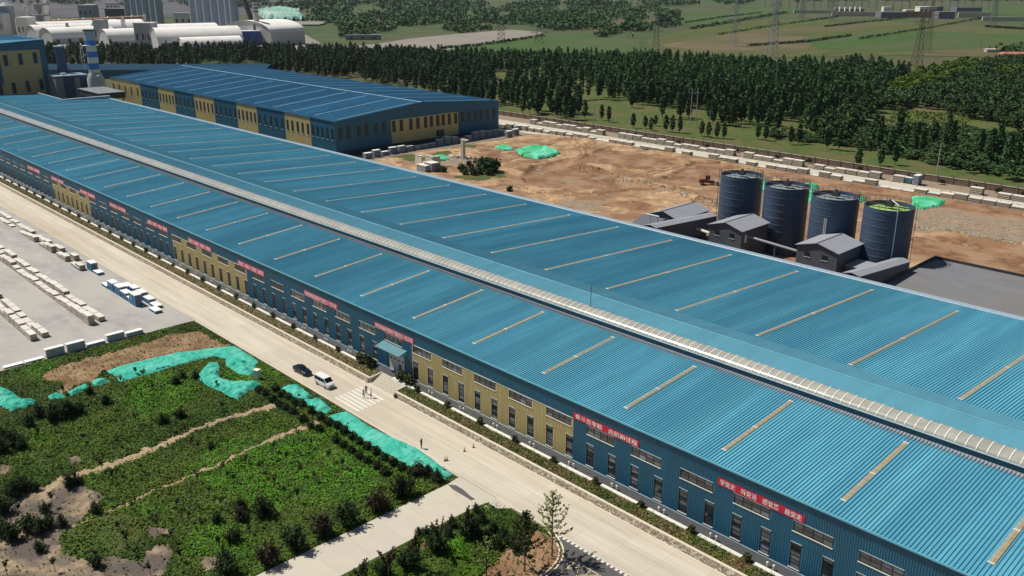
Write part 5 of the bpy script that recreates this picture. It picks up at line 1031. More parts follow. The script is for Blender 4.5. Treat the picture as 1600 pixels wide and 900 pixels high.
# small plant by the hall edge
for i, (px, py, a, b, h) in enumerate(((655, 262, 2.2, .3, 4.6), (672, 262, 2.6, .3, 4.6), (681, 262, .3, 2.2, 4.2), (664, 270, 2.8, 2.0, 2.8), (675, 270, 2.4, 2.0, 3.6))):
    p = G(px, py); t = thing('concrete_panel' if i < 3 else 'mixer_housing', ['white upright concrete panel leftmost by the hall edge', 'white upright concrete panel in the middle by the hall edge', 'white upright concrete panel on the right by the hall edge', 'grey mixer housing on the left by the hall edge', 'grey mixer housing on the right by the hall edge'][i], 'panel' if i < 3 else 'machine', (p[0], p[1], yz0(p[0], p[1]) - .3))
    MB().box(-a, a, -b, b, 0, h).obj('body', 'bench_white' if i < 3 else 'plant_grey', t); MB().box(-a - .1, a + .1, -b - .1, b + .1, h, h + .15).obj('cap', 'bench_white', t)
p = G(724, 251); t = thing('concrete_column', 'pale square column standing upright in the stone heap', 'column', (p[0], p[1], yz0(p[0], p[1]) - .3)); MB().box(-.7, .7, -.7, .7, 0, 8.2).obj('shaft', 'stone_light', t); MB().box(-.9, 3.2, -.75, .75, 8.2, 8.8).obj('bracket', 'stone_light', t)
for i, (px, py, s_) in enumerate(((757, 269, 2.1), (768, 272, 1.9), (722, 271, 1.1), (750, 275, 1.1), (740, 277, .9), (796, 302, .7), (765, 277, 1.0), (692, 272, .8), (727, 276, .8))):
    p = G(px, py); plant('yard_bush', (crown_mesh('foliage', 'leaf_wood', 500, ball(1.9, 1.6, 1.6, .5, 16), .55, 300 + i), BB[0][1]), '%s green bush from the list growing at the edge of the earth yard' % ordn(i) if False else ['large green bush right of the rusty loader', 'second large green bush right of the rusty loader', 'green bush left of the rusty loader', 'low bush in front of the rusty loader', 'low bush below the rusty loader', 'lone small bush by the hall roof edge', 'low bush below the large green bushes', 'low bush by the white panels', 'low bush beneath the loader wheels'][i], 'bush', (p[0], p[1], yz0(p[0], p[1]) - .25), s_)
# ---- left tower, dust collector, chimney
t = thing('tower_building', 'tall blue and yellow clad tower building at the far left', 'building', (-640, 60, 0)); H_ = 37.0
MB().box(-60, 0, -40, 36.5, 0, H_ - 5.2).obj('wall', 'wall_yellow', t)
MB().box(-60, .25, 33.2, 36.8, 0, H_ - 5.2).obj('corner_panel', 'wall_blue', t); MB().poly([(.3, -40, H_ - 5.2), (.3, 36.8, H_ - 5.2), (.3, 36.8, H_ + 1.0), (.3, 14, H_ - .3), (.3, -40, H_ - 3.0)]).obj('fascia', 'wall_blue', t); MB().box(-60, .2, 36.5, 36.8, H_ - 5.2, H_).obj('fascia', 'wall_blue', t)
MB().box(0, .28, -40, 9.2, 11.5, H_ - 5.2).obj('wall_panel', 'wall_blue', t)
MB().poly([(.8, 37.3, H_ + 1.0), (-62, 37.3, H_ + 1.0), (-62, -41, H_ + 2.5), (.8, -41, H_ - 3.0)][::-1]).obj('roof', 'roof_blue_far', t)
for i in range(6): MB().tube((-4 - 10 * i, 34, H_ + 1.3), (-4 - 10 * i, -30, H_ + 1.6), .35, n=4).obj('skylight', 'skylight_far', t)
fwt = MB().box(-.05, .3, 0, 2.4, 0, 7.0).mesh('window', 'wall_blue'); fwp = MB().box(.31, .33, .3, 2.1, .4, 6.6).mesh('pane', 'glass_far')
for y, z in ((11.3, 22.5), (20.0, 22.8), (28.8, 23.2), (5.5, 5.0), (13.3, 5.2), (21.6, 5.6), (29.8, 6.2), (-3, 5)): wn = O('window', fwt, t, (.05, y, z)); O('pane', fwp, wn)
wn = MB().box(.2, .34, 0, 3.2, 0, 11).obj('window', 'sill_white', t, (0, 1.2, 16.8))
t = thing('dust_collector', 'dark navy dust collector housing with pale top beside the tower', 'dust collector', (-620, 93.4, 0))
MB().box(-14, 0, 5, 20.0, 0, 15.6).obj('housing', 'duct_navy', t); MB().box(-14, .1, .5, 5, 2, 15.2).obj('side_housing', 'steel_grey', t); MB().box(-14.6, .6, .2, 20.6, 15.6, 16.2).obj('roof_deck', 'gutter', t); MB().box(0, 1.4, 11.5, 14.8, 0, 14.6).obj('riser_duct', 'steel_grey', t); MB().box(-10, -4, 6, 9, 16.2, 17.4).obj('roof_duct', 'trim_light', t)
t = thing('inlet_duct', 'tall square blue duct rising behind the dust collector', 'duct', (-637, 105.0, 0)); MB().hexa([(-2, -2.6, 0), (2, -2.6, 0), (2, 3.2, 0), (-2, 3.2, 0), (-2, -3.2, 33), (2, -3.2, 33), (2, 1.6, 33), (-2, 1.6, 33)]).obj('duct_shaft', 'duct_navy', t); MB().box(-2.3, 2.3, -3.5, 1.9, 33, 33.6).obj('duct_cap', 'trim_light', t)
t = thing('chimney', 'blue and white banded chimney on a conical concrete base', 'chimney', (-615, 117, 0))
MB().lathe([(5.9, 0), (5.2, 13.6), (3.5, 17.5)], 20, cap=False).obj('base', 'chimney_grey', t, smooth=True)
zz = [17.5, 19.4, 23.4, 27.0, 30.6, 34.0, 37.6, 43.2]; 
for k in range(7): r0 = 3.4 - .4 * (zz[k] - 17.5) / 26; r1 = 3.4 - .4 * (zz[k + 1] - 17.5) / 26; MB().lathe([(r0, zz[k]), (r1, zz[k + 1])], 20).obj('band', ['bench_white', 'chimney_blue', 'bench_white', 'chimney_blue', 'bench_white', 'chimney_blue', 'chimney_grey'][k], t, smooth=False)
MB().lathe([(3.3, 43.2), (3.7, 43.4), (3.7, 44.2), (3.3, 44.2)], 20).obj('rim', 'steel_dark', t); MB().lathe([(4.9, 34.2), (4.9, 34.5)], 20).obj('platform', 'sill_white', t)
MB().box(2.9, 3.2, -.5, .5, 27.9, 29.2).obj('emblem', 'steel_dark', t)
la = MB(); 
for a, b in (((-3.2, -3.8, 20), (-4.6, -5.2, 24)), ((-4.6, -5.2, 24), (-4.6, -5.2, 34)), ((-3.4, -4.2, 24), (-3.4, -4.2, 34)), ((-4.6, -5.2, 27), (-2, -2.6, 29)), ((-4.6, -5.2, 31), (-3.4, -4.2, 34))): la.bar(a, b, .28)
la.obj('ladder', 'sill_white', t)
t = thing('vent_mast', 'slim white vent mast right of the chimney', 'mast', (-604, 117, 0)); MB().tube((0, -2, 0), (0, -2, 15.6), .5, .4, 8).obj('mast', 'gutter', t); MB().lathe([(.9, 15.6), (.9, 16.4)], 10, 0, -2).obj('cap', 'bench_white', t)
bc = G(238, 117); bz = 74.793 - (74.793) * 0 ; dd = math.hypot(bc[0], bc[1] + 94.765); ry = ray(238, 100); bz = float(C0[2] + ry[2] * dd / math.hypot(ry[0], ry[1]))
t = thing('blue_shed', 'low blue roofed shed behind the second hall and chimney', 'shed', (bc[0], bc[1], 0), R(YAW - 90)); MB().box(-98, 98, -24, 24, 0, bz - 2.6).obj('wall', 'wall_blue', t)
s = MB(); s.corr(-99, 99, (-25, bz - 2.4), (0, bz), (0, 1), .8, .1); s.corr(-99, 99, (0, bz), (25, bz - 2.4), (0, 1), .8, .1); s.obj('roof', 'roof_rib_shade', t)
for k in range(7): MB().bar((-97, -3 - 3.5 * k, bz - .24 - .33 * k), (97, -3 - 3.5 * k, bz - .24 - .33 * k), .16).obj('purlin_line', 'roof_blue_far', t)
print('shed z', bz, bc)
t = thing('dark_canopy', 'dark flat canopy between the long hall and the second hall', 'canopy', (-560, 100, 0)); MB().box(-36, 0, -1, 14, 6.5, 9.8).obj('canopy_box', 'steel_dark', t); MB().box(-36.4, .3, -1.4, 14.4, 9.8, 10.2).obj('canopy_roof', 'steel_grey', t)
for xx in (-34, -2): MB().box(xx - .3, xx + .3, 13, 13.6, 0, 6.5).obj('support_leg', 'steel_dark', t)
# ================================================================== FIELDS AND WOODS
def far(name, pix, m, z=-.2): return psheet(name, pix, z, m)
far('meadow', [(700, 150), (780, 180), (1600, 318), (1700, 330), (1700, 150), (1400, 95), (1000, 95), (700, 95)], 'meadow', -.3)
far('bare_lot', [(520, 75), (590, 68), (640, 60), (720, 52), (800, 46), (850, 50), (842, 56), (800, 62), (740, 73), (690, 79), (560, 84)], 'bare_lot', -.2)
far('field', [(690, 80), (800, 63), (860, 52), (900, 52), (1000, 62), (1000, 84), (900, 90), (700, 92)], 'fieldB', -.2)
far('field', [(900, 46), (960, 32), (1010, 36), (1030, 44), (960, 52)], 'fieldA', -.18)
far('field', [(1010, 62), (1080, 45), (1200, 30), (1400, 35), (1600, 42), (1700, 60), (1700, 92), (1400, 86), (1200, 90), (1020, 84)], 'fieldA', -.22)
far('field', [(1030, 70), (1150, 52), (1300, 58), (1250, 78), (1100, 82)], 'fieldC', -.16)
far('field', [(1060, 25), (1200, 8), (1260, 14), (1180, 30), (1080, 42)], 'fieldB', -.14)
far('field', [(1250, 60), (1400, 46), (1600, 55), (1600, 72), (1400, 80), (1280, 76)], 'fieldB', -.12)
far('field', [(1530, 12), (1700, 8), (1700, 30), (1540, 22)], 'fieldB', -.1)
far('field', [(640, 15), (760, 12), (790, 22), (700, 45), (620, 40)], 'fieldB', -.1)
far('vineyard', [(1380, 190), (1410, 168), (1480, 172), (1520, 182), (1500, 200), (1430, 205)], 'fieldC', -.15)
vr = []
for k_ in range(16):
    for j_ in range(40):
        q = (1385 + j_ * 3.4, 172 + k_ * 2.2 + j_ * .25); vr.append(G(*q)[:2])
vv = np.array([(x + rng.normal() * .4, y + rng.normal() * .4, .5) for x, y in vr if True]); vpx, vpy = proj(vv[:, 0], vv[:, 1], 0.); vv = vv[inpoly(vpx, vpy, [(1380, 190), (1410, 168), (1480, 172), (1520, 182), (1500, 200), (1430, 205)])]; vV, vF = quads(np.repeat(vv, 3, 0) + rng.normal(size=(len(vv) * 3, 3)) * [.9, .9, .2], 1.3)
o = stuff(O('vine_row', npmesh('vine_row', vV, vF, 'grass_olive'))); o['label'] = 'low planted rows in the brown clearing of the right wood'; o['category'] = 'crop'
def hedge(i, pix, label, h=3.0, n=800, m='leaf_hill'):
    W_ = [G(*q)[:2] for q in pix]; P = []; 
    for k in range(n):
        j = rng.integers(0, len(W_) - 1); t = rng.uniform(); (xa, ya), (xb, yb) = W_[j], W_[j + 1]; P.append((xa + (xb - xa) * t + rng.normal() * h * .4, ya + (yb - ya) * t + rng.normal() * h * .4, rng.uniform(0, h)))
    V, F = quads(np.array(P), h * .9); o = O('hedgerow', npmesh('hedgerow', V, F, m)); tag(o, label, 'hedge', 'hedgerows between the fields'); return stuff(o)
for i, (P, lb) in enumerate((([(1080, 46), (1160, 32), (1230, 20)], 'dark hedgerow across the upper terraced fields'), ([(1070, 36), (1130, 27), (1190, 20)], 'thin hedgerow above the broad terrace hedge'), ([(1120, 55), (1200, 42), (1270, 32), (1310, 26)], 'hedgerow running up behind the tall pylon'), ([(1170, 72), (1260, 66), (1330, 56)], 'thin hedgerow low across the brown field'), ([(1340, 62), (1440, 46), (1540, 28)], 'hedgerow slanting up towards the substation bank'), ([(1290, 42), (1340, 36), (1420, 28)], 'hedgerow below the substation wall'), ([(1540, 42), (1600, 46)], 'hedgerow at the far right edge of the fields'), ([(690, 76), (740, 72), (800, 64), (850, 56)], 'ragged hedge along the pale bare lot'))): hedge(i, P, lb, 2.6 if i != 0 else 4)
# trees ------------------------------------------------------------------------------------------------
def pop(seed, n=260, h=16, r=1.5):
    rg = np.random.default_rng(seed); z = rg.beta(1.5, 1.5, n) * (h - 2.5) + 2.5; t = (z - 2.5) / (h - 2.5); rad = r * np.clip(1.25 * np.sin(np.pi * np.clip(t * .92 + .08, 0, 1)) ** .7, .12, None) * rg.uniform(.35, 1.0, n) ** .6
    a = rg.uniform(0, 6.283, n); lob = 1 + .28 * np.sin(a * 3 + z * 1.1 + seed); P = np.stack([np.cos(a) * rad * lob, np.sin(a) * rad * lob, z], 1); return quads(P, 1.15, .25, 1.3, rg)
def brd(seed, n=300, h=9, r=3.6):
    rg = np.random.default_rng(seed); k = 12; cc = rg.normal(size=(k, 3)); cc /= np.linalg.norm(cc, axis=1)[:, None]; cc[:, 2] = np.abs(cc[:, 2]) * .8; cc *= rg.uniform(.5, .85, (k, 1)); P = cc[rg.integers(0, k, n)] + rg.normal(size=(n, 3)) * .2
    return quads(P * [r, r, h * .45] + [0, 0, h * .45], 1.35, .3, 1, rg)
tk = MB().tube((0, 0, -.4), (.1, 0, 6), .22, .14, 6).tube((.1, 0, 6), (0, .1, 13), .14, .04, 5).mesh('trunk', 'bark'); tkb = MB().tube((0, 0, -.4), (0, 0, 4), .28, .16, 6).tube((0, 0, 3), (1.2, .6, 6), .12, .04, 5).tube((0, 0, 3), (-1, -.8, 6), .12, .04, 5).mesh('trunk', 'bark')
PV = [pop(400 + i) for i in range(4)]; BV = [brd(420 + i) for i in range(3)]
PM = [npmesh('crown', v, f, 'leaf_poplar_light' if q_ == 3 else 'leaf_poplar') for q_, (v, f) in enumerate(PV)]; BM_ = [npmesh('crown', v, f, 'leaf_wood') for v, f in BV]; YM = [npmesh('crown', v, f, 'leaf_yellowgreen') for v, f in BV]
def scatter(P, step, jit, seed):
    W_ = [G(*q)[:2] for q in P]; rg = np.random.default_rng(seed); xs_ = [q[0] for q in W_]; ys_ = [q[1] for q in W_]; a = R(23); 
    cx, cy = np.mean(xs_), np.mean(ys_); Rr = max(max(xs_) - min(xs_), max(ys_) - min(ys_)) * .8; u = np.arange(-Rr, Rr, step); U, V = np.meshgrid(u, u * .85); U = U + rg.normal(size=U.shape) * jit; V = V + rg.normal(size=V.shape) * jit
    X = (cx + U * math.cos(a) - V * math.sin(a)).ravel(); Y = (cy + U * math.sin(a) + V * math.cos(a)).ravel(); k = inpoly(X, Y, W_); return X[k], Y[k]
stands = [('belt', [(60, 84), (250, 86), (400, 84), (545, 88), (640, 92), (700, 100), (772, 120), (774, 168), (720, 158), (640, 140), (540, 124), (400, 112), (300, 106), (60, 106)], 7.2, 13.5),
          ('middle', [(560, 96), (700, 93), (780, 97), (1010, 100), (1190, 110), (1290, 116), (1340, 108), (1375, 112), (1420, 122), (1380, 150), (1290, 190), (1262, 212), (1180, 205), (1090, 195), (990, 182), (985, 160), (950, 142), (880, 117), (770, 112), (700, 108)], 6.4, 13.8),
          ('strand', [(770, 152), (810, 137), (880, 127), (930, 140), (975, 158), (905, 162), (915, 178), (870, 182), (830, 180), (795, 177)], 7.0, 14)]
allp = []
for nm, P, st, h in stands:
    X, Y = scatter(P, st, 1.7, len(allp) + 3); kk_ = vfbm(X, Y, .03, 12) > .36; X, Y = X[kk_], Y[kk_]
    for x, y in zip(X, Y): allp.append((math.hypot(x - C0[0], y - C0[1]), x, y, h * random.uniform(.62, 1.2), nm))
# poplars standing singly in front of the stands (surveyed)
single = [(870, 183, 13), (883, 186, 14), (892, 187, 14), (896, 186, 13), (914, 186, 11), (940, 187, 9), (951, 190, 9), (989, 199, 8), (1008, 200, 7), (1017, 203, 7), (1024, 196, 6), (1040, 205, 9), (1050, 206, 9), (1062, 207, 9), (1096, 212, 8), (1107, 214, 8), (1120, 215, 8), (1131, 216, 8), (1184, 217, 8), (1196, 219, 8), (1365, 228, 16), (1372, 230, 15), (1403, 220, 18), (1412, 235, 13), (1430, 238, 14), (1440, 240, 13), (1478, 232, 16), (1486, 234, 14), (1545, 258, 16), (1557, 252, 17), (1572, 262, 15), (1590, 258, 18), (1530, 242, 12), (1390, 240, 12), (1458, 226, 12), (1340, 262, 9), (1398, 257, 9), (1375, 258, 8), (1310, 234, 11), (1292, 232, 10), (1602, 262, 16), (1235, 225, 9), (1248, 224, 10)]
single.sort()
for q_, (px, py, h) in enumerate(single):
    p = G(px, py); i = random.randrange(4); t = thing('poplar_tree', '%s single poplar from the left in the meadow behind the boundary wall' % ordn(q_), 'tree', (p[0], p[1], -.3), random.uniform(0, 6), 'single poplars in the meadow'); t.scale = (.45 + h / 32, .45 + h / 32, h / 16); O('trunk', tk, t); O('crown', PM[i], t)
allp.sort(); LB = {'belt': 'dark narrow poplar in the tree belt behind the second hall', 'middle': 'tall narrow dark green poplar in the dense plantation', 'strand': 'dark poplar in the strand at the left end of the meadow'}
rest = {}
for n_, (d_, x, y, h, nm) in enumerate(allp):
    if n_ < 250:
        i = random.randrange(4); t = thing('poplar_tree', LB[nm], 'tree', (x, y, -.3), random.uniform(0, 6), 'poplars of the ' + nm); t.scale = (1, 1, h / 16); O('trunk', tk, t); O('crown', PM[i], t)
    else: rest.setdefault(nm, []).append((x, y, h))
print('poplars', len(allp))
def forest(name, L_, protos, m, label, hn, k=1.0, m2=None):
    Vs, Fs, b, mi = [], [], 0, []
    for x, y, h in L_:
        v, f = protos[random.randrange(len(protos))]; nf = int(len(f) * k); a = random.uniform(0, 6.28); c, s = math.cos(a), math.sin(a); w_ = random.uniform(.85, 1.15)
        q = v[:nf * 4]; V = np.stack([(q[:, 0] * c - q[:, 1] * s) * w_ + x, (q[:, 0] * s + q[:, 1] * c) * w_ + y, q[:, 2] * h / hn - .3], 1); Vs.append(V); Fs.append(f[:nf] + b); b += len(V); mi += [1 if (m2 and random.random() < .28) else 0] * nf
    o = O(name, npmesh(name, np.concatenate(Vs), np.concatenate(Fs), [m] + ([m2] if m2 else []), mi)); o['label'] = label; o['category'] = 'trees'; return stuff(o)
PVs = [pop(440 + i, 190) for i in range(5)]; BVs = [brd(460 + i, 200) for i in range(4)]
for nm, L_ in rest.items(): forest('poplar_plantation', L_, PVs, 'leaf_poplar', 'far rows of the %s of dark poplars seen as one mass' % nm, 16, m2='leaf_poplar_light')
# broadleaf wood on the right
X, Y = scatter([(1262, 214), (1290, 190), (1340, 172), (1380, 150), (1425, 122), (1500, 103), (1600, 96), (1680, 100), (1680, 225), (1560, 195), (1500, 182), (1440, 168), (1380, 172), (1350, 190), (1320, 225)], 6.5, 1.6, 91); wl = []
for x, y in zip(X, Y):
    px, py = proj(np.array([x]), np.array([y]), 0.); yel = inpoly(px, py, [(1355, 152), (1380, 126), (1440, 106), (1520, 99), (1530, 112), (1480, 132), (1420, 150)])[0] or inpoly(px, py, [(1550, 118), (1600, 112), (1600, 125), (1560, 128)])[0]
    wl.append((math.hypot(x - C0[0], y - C0[1]), x, y, 8.5 * random.uniform(.7, 1.25), bool(yel)))
wl.sort(); wr_ = []; wy = []
for n_, (d_, x, y, h, yel) in enumerate(wl):
    if n_ < 120 or yel:
        t = thing('broadleaf_tree', 'yellow green broadleaf tree in the bright patch of the right wood' if yel else 'dark broadleaf tree along the near edge of the right wood', 'tree', (x, y, -.3), random.uniform(0, 6), 'yellow green trees' if yel else 'dark broadleaf trees'); t.scale = (1, 1, h / 9); i = random.randrange(3); O('trunk', tkb, t); O('crown', (YM if yel else BM_)[i], t)
    else: wr_.append((x, y, h))
forest('broadleaf_wood', wr_, BVs, 'leaf_wood', 'dense dark broadleaf wood on the right behind the meadow', 9, m2='leaf_poplar_light')
# scrub on the meadow
X, Y = scatter([(1130, 205), (1260, 222), (1320, 228), (1600, 285), (1600, 215), (1500, 200), (1340, 200), (1262, 214)], 4.6, 2.0, 95); gk_ = vfbm(X, Y, .035, 14); sx = [(x, y, 3.4 * random.uniform(.4, 1.7)) for x, y, g_ in zip(X, Y, gk_) if random.random() < .85 and g_ > .44]
forest('meadow_scrub', sx, BVs, 'leaf_wood', 'low dark scrub covering the meadow below the right wood', 9, .45, 'leaf_poplar_light')
for i, (px, py) in enumerate(((835, 191), (858, 195), (880, 197), (940, 206), (990, 214), (1060, 224), (1100, 232), (1160, 236), (1220, 246), (1270, 254), (1350, 266), (1400, 276), (1470, 288), (1520, 297), (1555, 303), (1590, 311))): p = G(px, py); plant('wall_bush', (BM_[i % 3], SH[0][1]), '%s dark bush from the left growing along the boundary wall' % ordn(i), 'bush', (p[0], 257.8, -.6), .33, 'bushes along the boundary wall')
# distant woods and hillside scrub as masses
def mass(name, P, n, h, label, m='leaf_hill', sz=7):
    W_ = [G(*q)[:2] for q in P]; pxs = [q[0] for q in P]; pys = [q[1] for q in P]; out = []; u = rng.uniform(min(pxs), max(pxs), n * 4); v = rng.uniform(min(pys), max(pys), n * 4); k = inpoly(u, v, P); k &= vfbm(u, v * 2.4, .035, len(name)) > .40; u, v = u[k][:n], v[k][:n]; Cn = []
    for a, b in zip(u, v):
        x, y, _ = G(a, b); s_ = sz * rng.uniform(.6, 1.4); q = rng.normal(size=(9, 3)) * [s_ * .5, s_ * .5, s_ * .28]; q[:, 2] = np.abs(q[:, 2]) + s_ * .25; Cn.append(q + [x, y, 0])
    Cn = np.concatenate(Cn); V, F = quads(Cn, sz * .55, .5); o = O(name, npmesh(name, V, F, m)); o['label'] = label; o['category'] = 'woods'; return stuff(o)
mass('hillside_wood', [(455, 28), (560, 18), (700, 8), (1010, 2), (1060, 10), (1060, 40), (1000, 50), (930, 46), (860, 48), (820, 40), (700, 38), (640, 42), (600, 50), (540, 42)], 3200, 8, 'green wooded hillside across the top of the picture', sz=9)
mass('hillside_wood', [(430, 8), (700, -6), (1200, -12), (1600, -14), (1600, 2), (1300, 2), (1050, 10), (700, 12), (470, 26)], 2600, 10, 'farthest wooded slope along the top edge', sz=16)
mass('thicket', [(530, 45), (590, 40), (600, 50), (560, 60), (530, 58)], 120, 6, 'dark thicket behind the big arched shed', 'leaf_wood', 8)
mass('thicket', [(695, 40), (760, 28), (800, 34), (790, 46), (720, 52), (700, 48)], 300, 6, 'dark wooded bank behind the pale bare lot', 'leaf_wood', 7)
mass('thicket', [(930, 58), (960, 46), (990, 50), (985, 60)], 90, 5, 'dark clump of trees in the middle of the green fields', 'leaf_wood', 7)
mass('thicket', [(1560, 82), (1590, 76), (1610, 74), (1610, 86)], 60, 5, 'dark trees round the red roofed house', 'leaf_wood', 7)
mass('thicket', [(1566, 42), (1610, 40), (1610, 45), (1570, 46)], 60, 5, 'dark row of trees at the right edge of the far field', 'leaf_wood', 7)
far('quarry_slope', [(-60, -6), (540, -10), (500, 6), (440, 20), (300, 27), (110, 27), (-60, 24)], 'quarry_dark', .3)
mass('dark_slope', [(0, -4), (520, -8), (520, 4), (450, 14), (250, 12), (110, 8), (0, 6)], 420, 8, 'dark bluish slope behind the cement works', 'leaf_poplar', 14)
# red roofed house at the right
p = G(1588, 90); t = thing('red_roofed_house', 'low white house with a pale red roof at the right edge', 'house', (p[0], p[1], 0), R(YAW - 90)); MB().box(-14, 18, 0, 8, 0, 3.4).obj('wall', 'plant_white', t); MB().hexa([(-15, -1, 3.4), (19, -1, 3.4), (19, 9, 3.4), (-15, 9, 3.4), (-13, 3.6, 5.4), (17, 3.6, 5.4), (17, 4.4, 5.4), (-13, 4.4, 5.4)]).obj('roof', 'tile_red', t); 
p = G(1560, 81); t = thing('long_shed', 'long pale shed roof left of the red roofed house', 'shed', (p[0], p[1], 0), R(YAW - 80)); MB().box(-14, 4, 0, 5, 0, 2.6).obj('wall', 'plant_white', t); MB().box(-14.5, 4.5, -.5, 5.5, 2.6, 3.0).obj('roof', 'plant_roof', t)
# poles
def pole(label, px, py, h, r=.16, arm=True, wood='pole_conc', two=False):
    p = G(px, py); t = thing('power_pole', label, 'pole', (p[0], p[1], -.3), R(YAW - 90), 'power poles'); MB().tube((0, 0, 0), (0, 0, h), r * 1.3, r, 8).obj('shaft', wood, t)
    if two: MB().tube((3, 0, 0), (3, 0, h), r * 1.3, r, 8).obj('shaft', wood, t); MB().box(-1, 4, -.1, .1, h - 2.6, h - 2.3).obj('crossarm', 'galv', t)
    elif arm: MB().box(-.9, .9, -.08, .08, h - 1.1, h - .9).obj('crossarm', 'galv', t)
pole('white power pole before the left edge of the meadow strand', 927.5, 197, 12); pole('pair of white poles with a crossbar in front of the plantation', 1078, 200, 21, two=True); pole('white power pole with crossarm just right of the paired poles', 1158.5, 222, 10.5); pole('white power pole behind the wall right of the silos', 1463, 274, 13); pole('thin white pole at the clearing edge in the wood', 1331, 119, 12); pole('slender pole standing in the plantation', 971, 112, 11, arm=False)
pole('leftmost thin pole pair behind the second hall', 298, 100, 16, two=True); pole('dark pole on the green field at the right', 1532, 74, 9, arm=False, wood='steel_dark')
# lattice pylons
def pylon(label, px, py, h, wb, wt_, arms, m='galv', th=.22, rot=0, n=9):
    p = G(px, py); t = thing('lattice_pylon', label, 'pylon', (p[0], p[1], -.3), R(YAW - 90 + rot), 'lattice pylons'); L_ = MB(); B = MB(); wz = lambda z: wb + (wt_ - wb) * (z / h) ** .8
    zs = [h * (i / n) ** .9 for i in range(n + 1)]; cr = lambda w_: [(-w_, -w_), (w_, -w_), (w_, w_), (-w_, w_)]
    for i in range(n):
        a, b = cr(wz(zs[i]) / 2), cr(wz(zs[i + 1]) / 2)
        for k in range(4):
            L_.bar((*a[k], zs[i]), (*b[k], zs[i + 1]), th); k2 = (k + 1) % 4
            B.bar((*a[k], zs[i]), (*b[k2], zs[i + 1]), th * .6); B.bar((*a[k2], zs[i]), (*b[k], zs[i + 1]), th * .6); B.bar((*b[k], zs[i + 1]), (*b[k2], zs[i + 1]), th * .6)
    L_.obj('leg', m, t); B.obj('bracing', m, t)
    for z, al in arms:
        s = MB(); w_ = wz(z) / 2
        for sg in (-1, 1):
            for yy in (-w_, w_): s.bar((sg * w_, yy, z), (sg * al, 0, z + .4), th * .8); s.bar((sg * w_, yy, z + 1.8), (sg * al, 0, z + .5), th * .7)
            for q in (.35, .7): s.bar((sg * (w_ + (al - w_) * q), 0, z), (sg * (w_ + (al - w_) * q), 0, z - 2.2), th * .5)
        s.obj('crossarm', m, t)
pylon('tall grey lattice pylon rising from the plantation edge', 1204, 104, 60, 9.5, 2.2, ((38, 7), (46, 9), (53, 7)), th=.30, rot=20, n=12)
pylon('grey lattice pylon on the brown field', 1146, 72, 52, 8, 2.0, ((26, 8), (34, 9), (43, 7)), th=.26, rot=10)
pylon('reddish lattice pylon rising from the right wood', 1429, 120, 46, 8.5, 2.0, ((42, 7),), m='pylon_brown', th=.24, rot=15)
pylon('grey lattice pylon right of the reddish one', 1447, 82, 54, 8, 2.0, ((38, 8), (46, 7)), m='pylon_brown', th=.22)
pylon('short dark portal pylon by the pale bare lot', 783, 68, 21, 10, 6.5, ((19, 8),), m='steel_dark', th=.34, n=4)
pylon('short dark pylon in the green field right of the portal one', 842, 68, 22, 11, 4, ((13, 11),), m='steel_dark', th=.26, n=4)
pylon('dark pylon in front of the brown field above the plantation', 1024, 86, 42, 8, 2, ((24, 8), (32, 8), (38, 6)), m='sub_purple', th=.24)
pylon('pylon on the field below the substation', 1299, 33, 50, 11, 3, ((36, 12), (44, 9)), m='sub_purple', th=.4)
pylon('far pylon at the left end of the substation', 1252, 28, 48, 10, 3, ((36, 11),), m='sub_purple', th=.4)
pylon('far pylon on the field right of the substation', 1550, 42, 60, 10, 3, ((42, 11), (50, 9)), m='sub_purple', th=.4)
# substation --------------------------------------------------------------------------------------------
def at(px, py): p = G(px, py); return (p[0], p[1], -.3)
RZ = R(YAW - 90)
def sblock(name, label, cat, px, py, wpx, hpx, depth, m, roof=None, wins=0, rz=0):
    k = mpp(px, py); t = thing(name, label, cat, at(px, py), RZ + rz); W_, H_ = wpx * k, hpx * k; MB().box(0, W_, 0, depth, 0, H_).obj('wall', m, t)
    if roof: MB().box(-.5, W_ + .5, -.5, depth + .5, H_, H_ + 1).obj('roof', roof, t)
    for i in range(wins): MB().box(W_ * (i + .25) / wins, W_ * (i + .75) / wins, -.3, .05, H_ * .35, H_ * .7).obj('window', 'frame_dark', t)
    return t
for i, (px, py, wp, hp, m_, lb) in enumerate(((1240, 20, 60, 4, 'stone_light', 'left section of the pale substation wall'), (1300, 25, 75, 6, 'stone_light', 'middle section of the pale substation wall'), (1410, 27, 55, 8, 'rust', 'reddish retaining wall section right of the dark bank'), (1497, 27, 40, 7, 'stone_light', 'right section of the pale substation wall'), (1535, 32, 70, 5, 'stone_light', 'lowest right section of the pale substation wall'))): sblock('substation_wall', lb, 'wall', px, py, wp, hp, 6, m_, rz=R(-6 if px < 1400 else -12))
sblock('dark_bank', 'dark sloping bank block in front of the substation', 'bank', 1376, 28, 33, 8, 30, 'sub_purple'); sblock('dark_bank', 'second dark bank block right of the reddish wall', 'bank', 1466, 29, 22, 9, 30, 'sub_purple'); sblock('dark_bank', 'dark bank block at the right end of the substation', 'bank', 1494, 21, 34, 8, 30, 'sub_purple')
sblock('control_building', 'white substation control building with four dark windows', 'building', 1436, 24, 23, 11, 25, 'bench_white', 'plant_roof', 4); sblock('control_annex', 'low white annex left of the control building', 'building', 1415, 22, 22, 6, 20, 'plant_white', None, 3); sblock('switch_house', 'small white block house left of the control building', 'building', 1380, 21, 11, 9, 14, 'bench_white'); sblock('control_annex', 'purple grey hall right of the control building', 'building', 1459, 22, 12, 10, 25, 'sub_purple')
k = mpp(1400, 14)
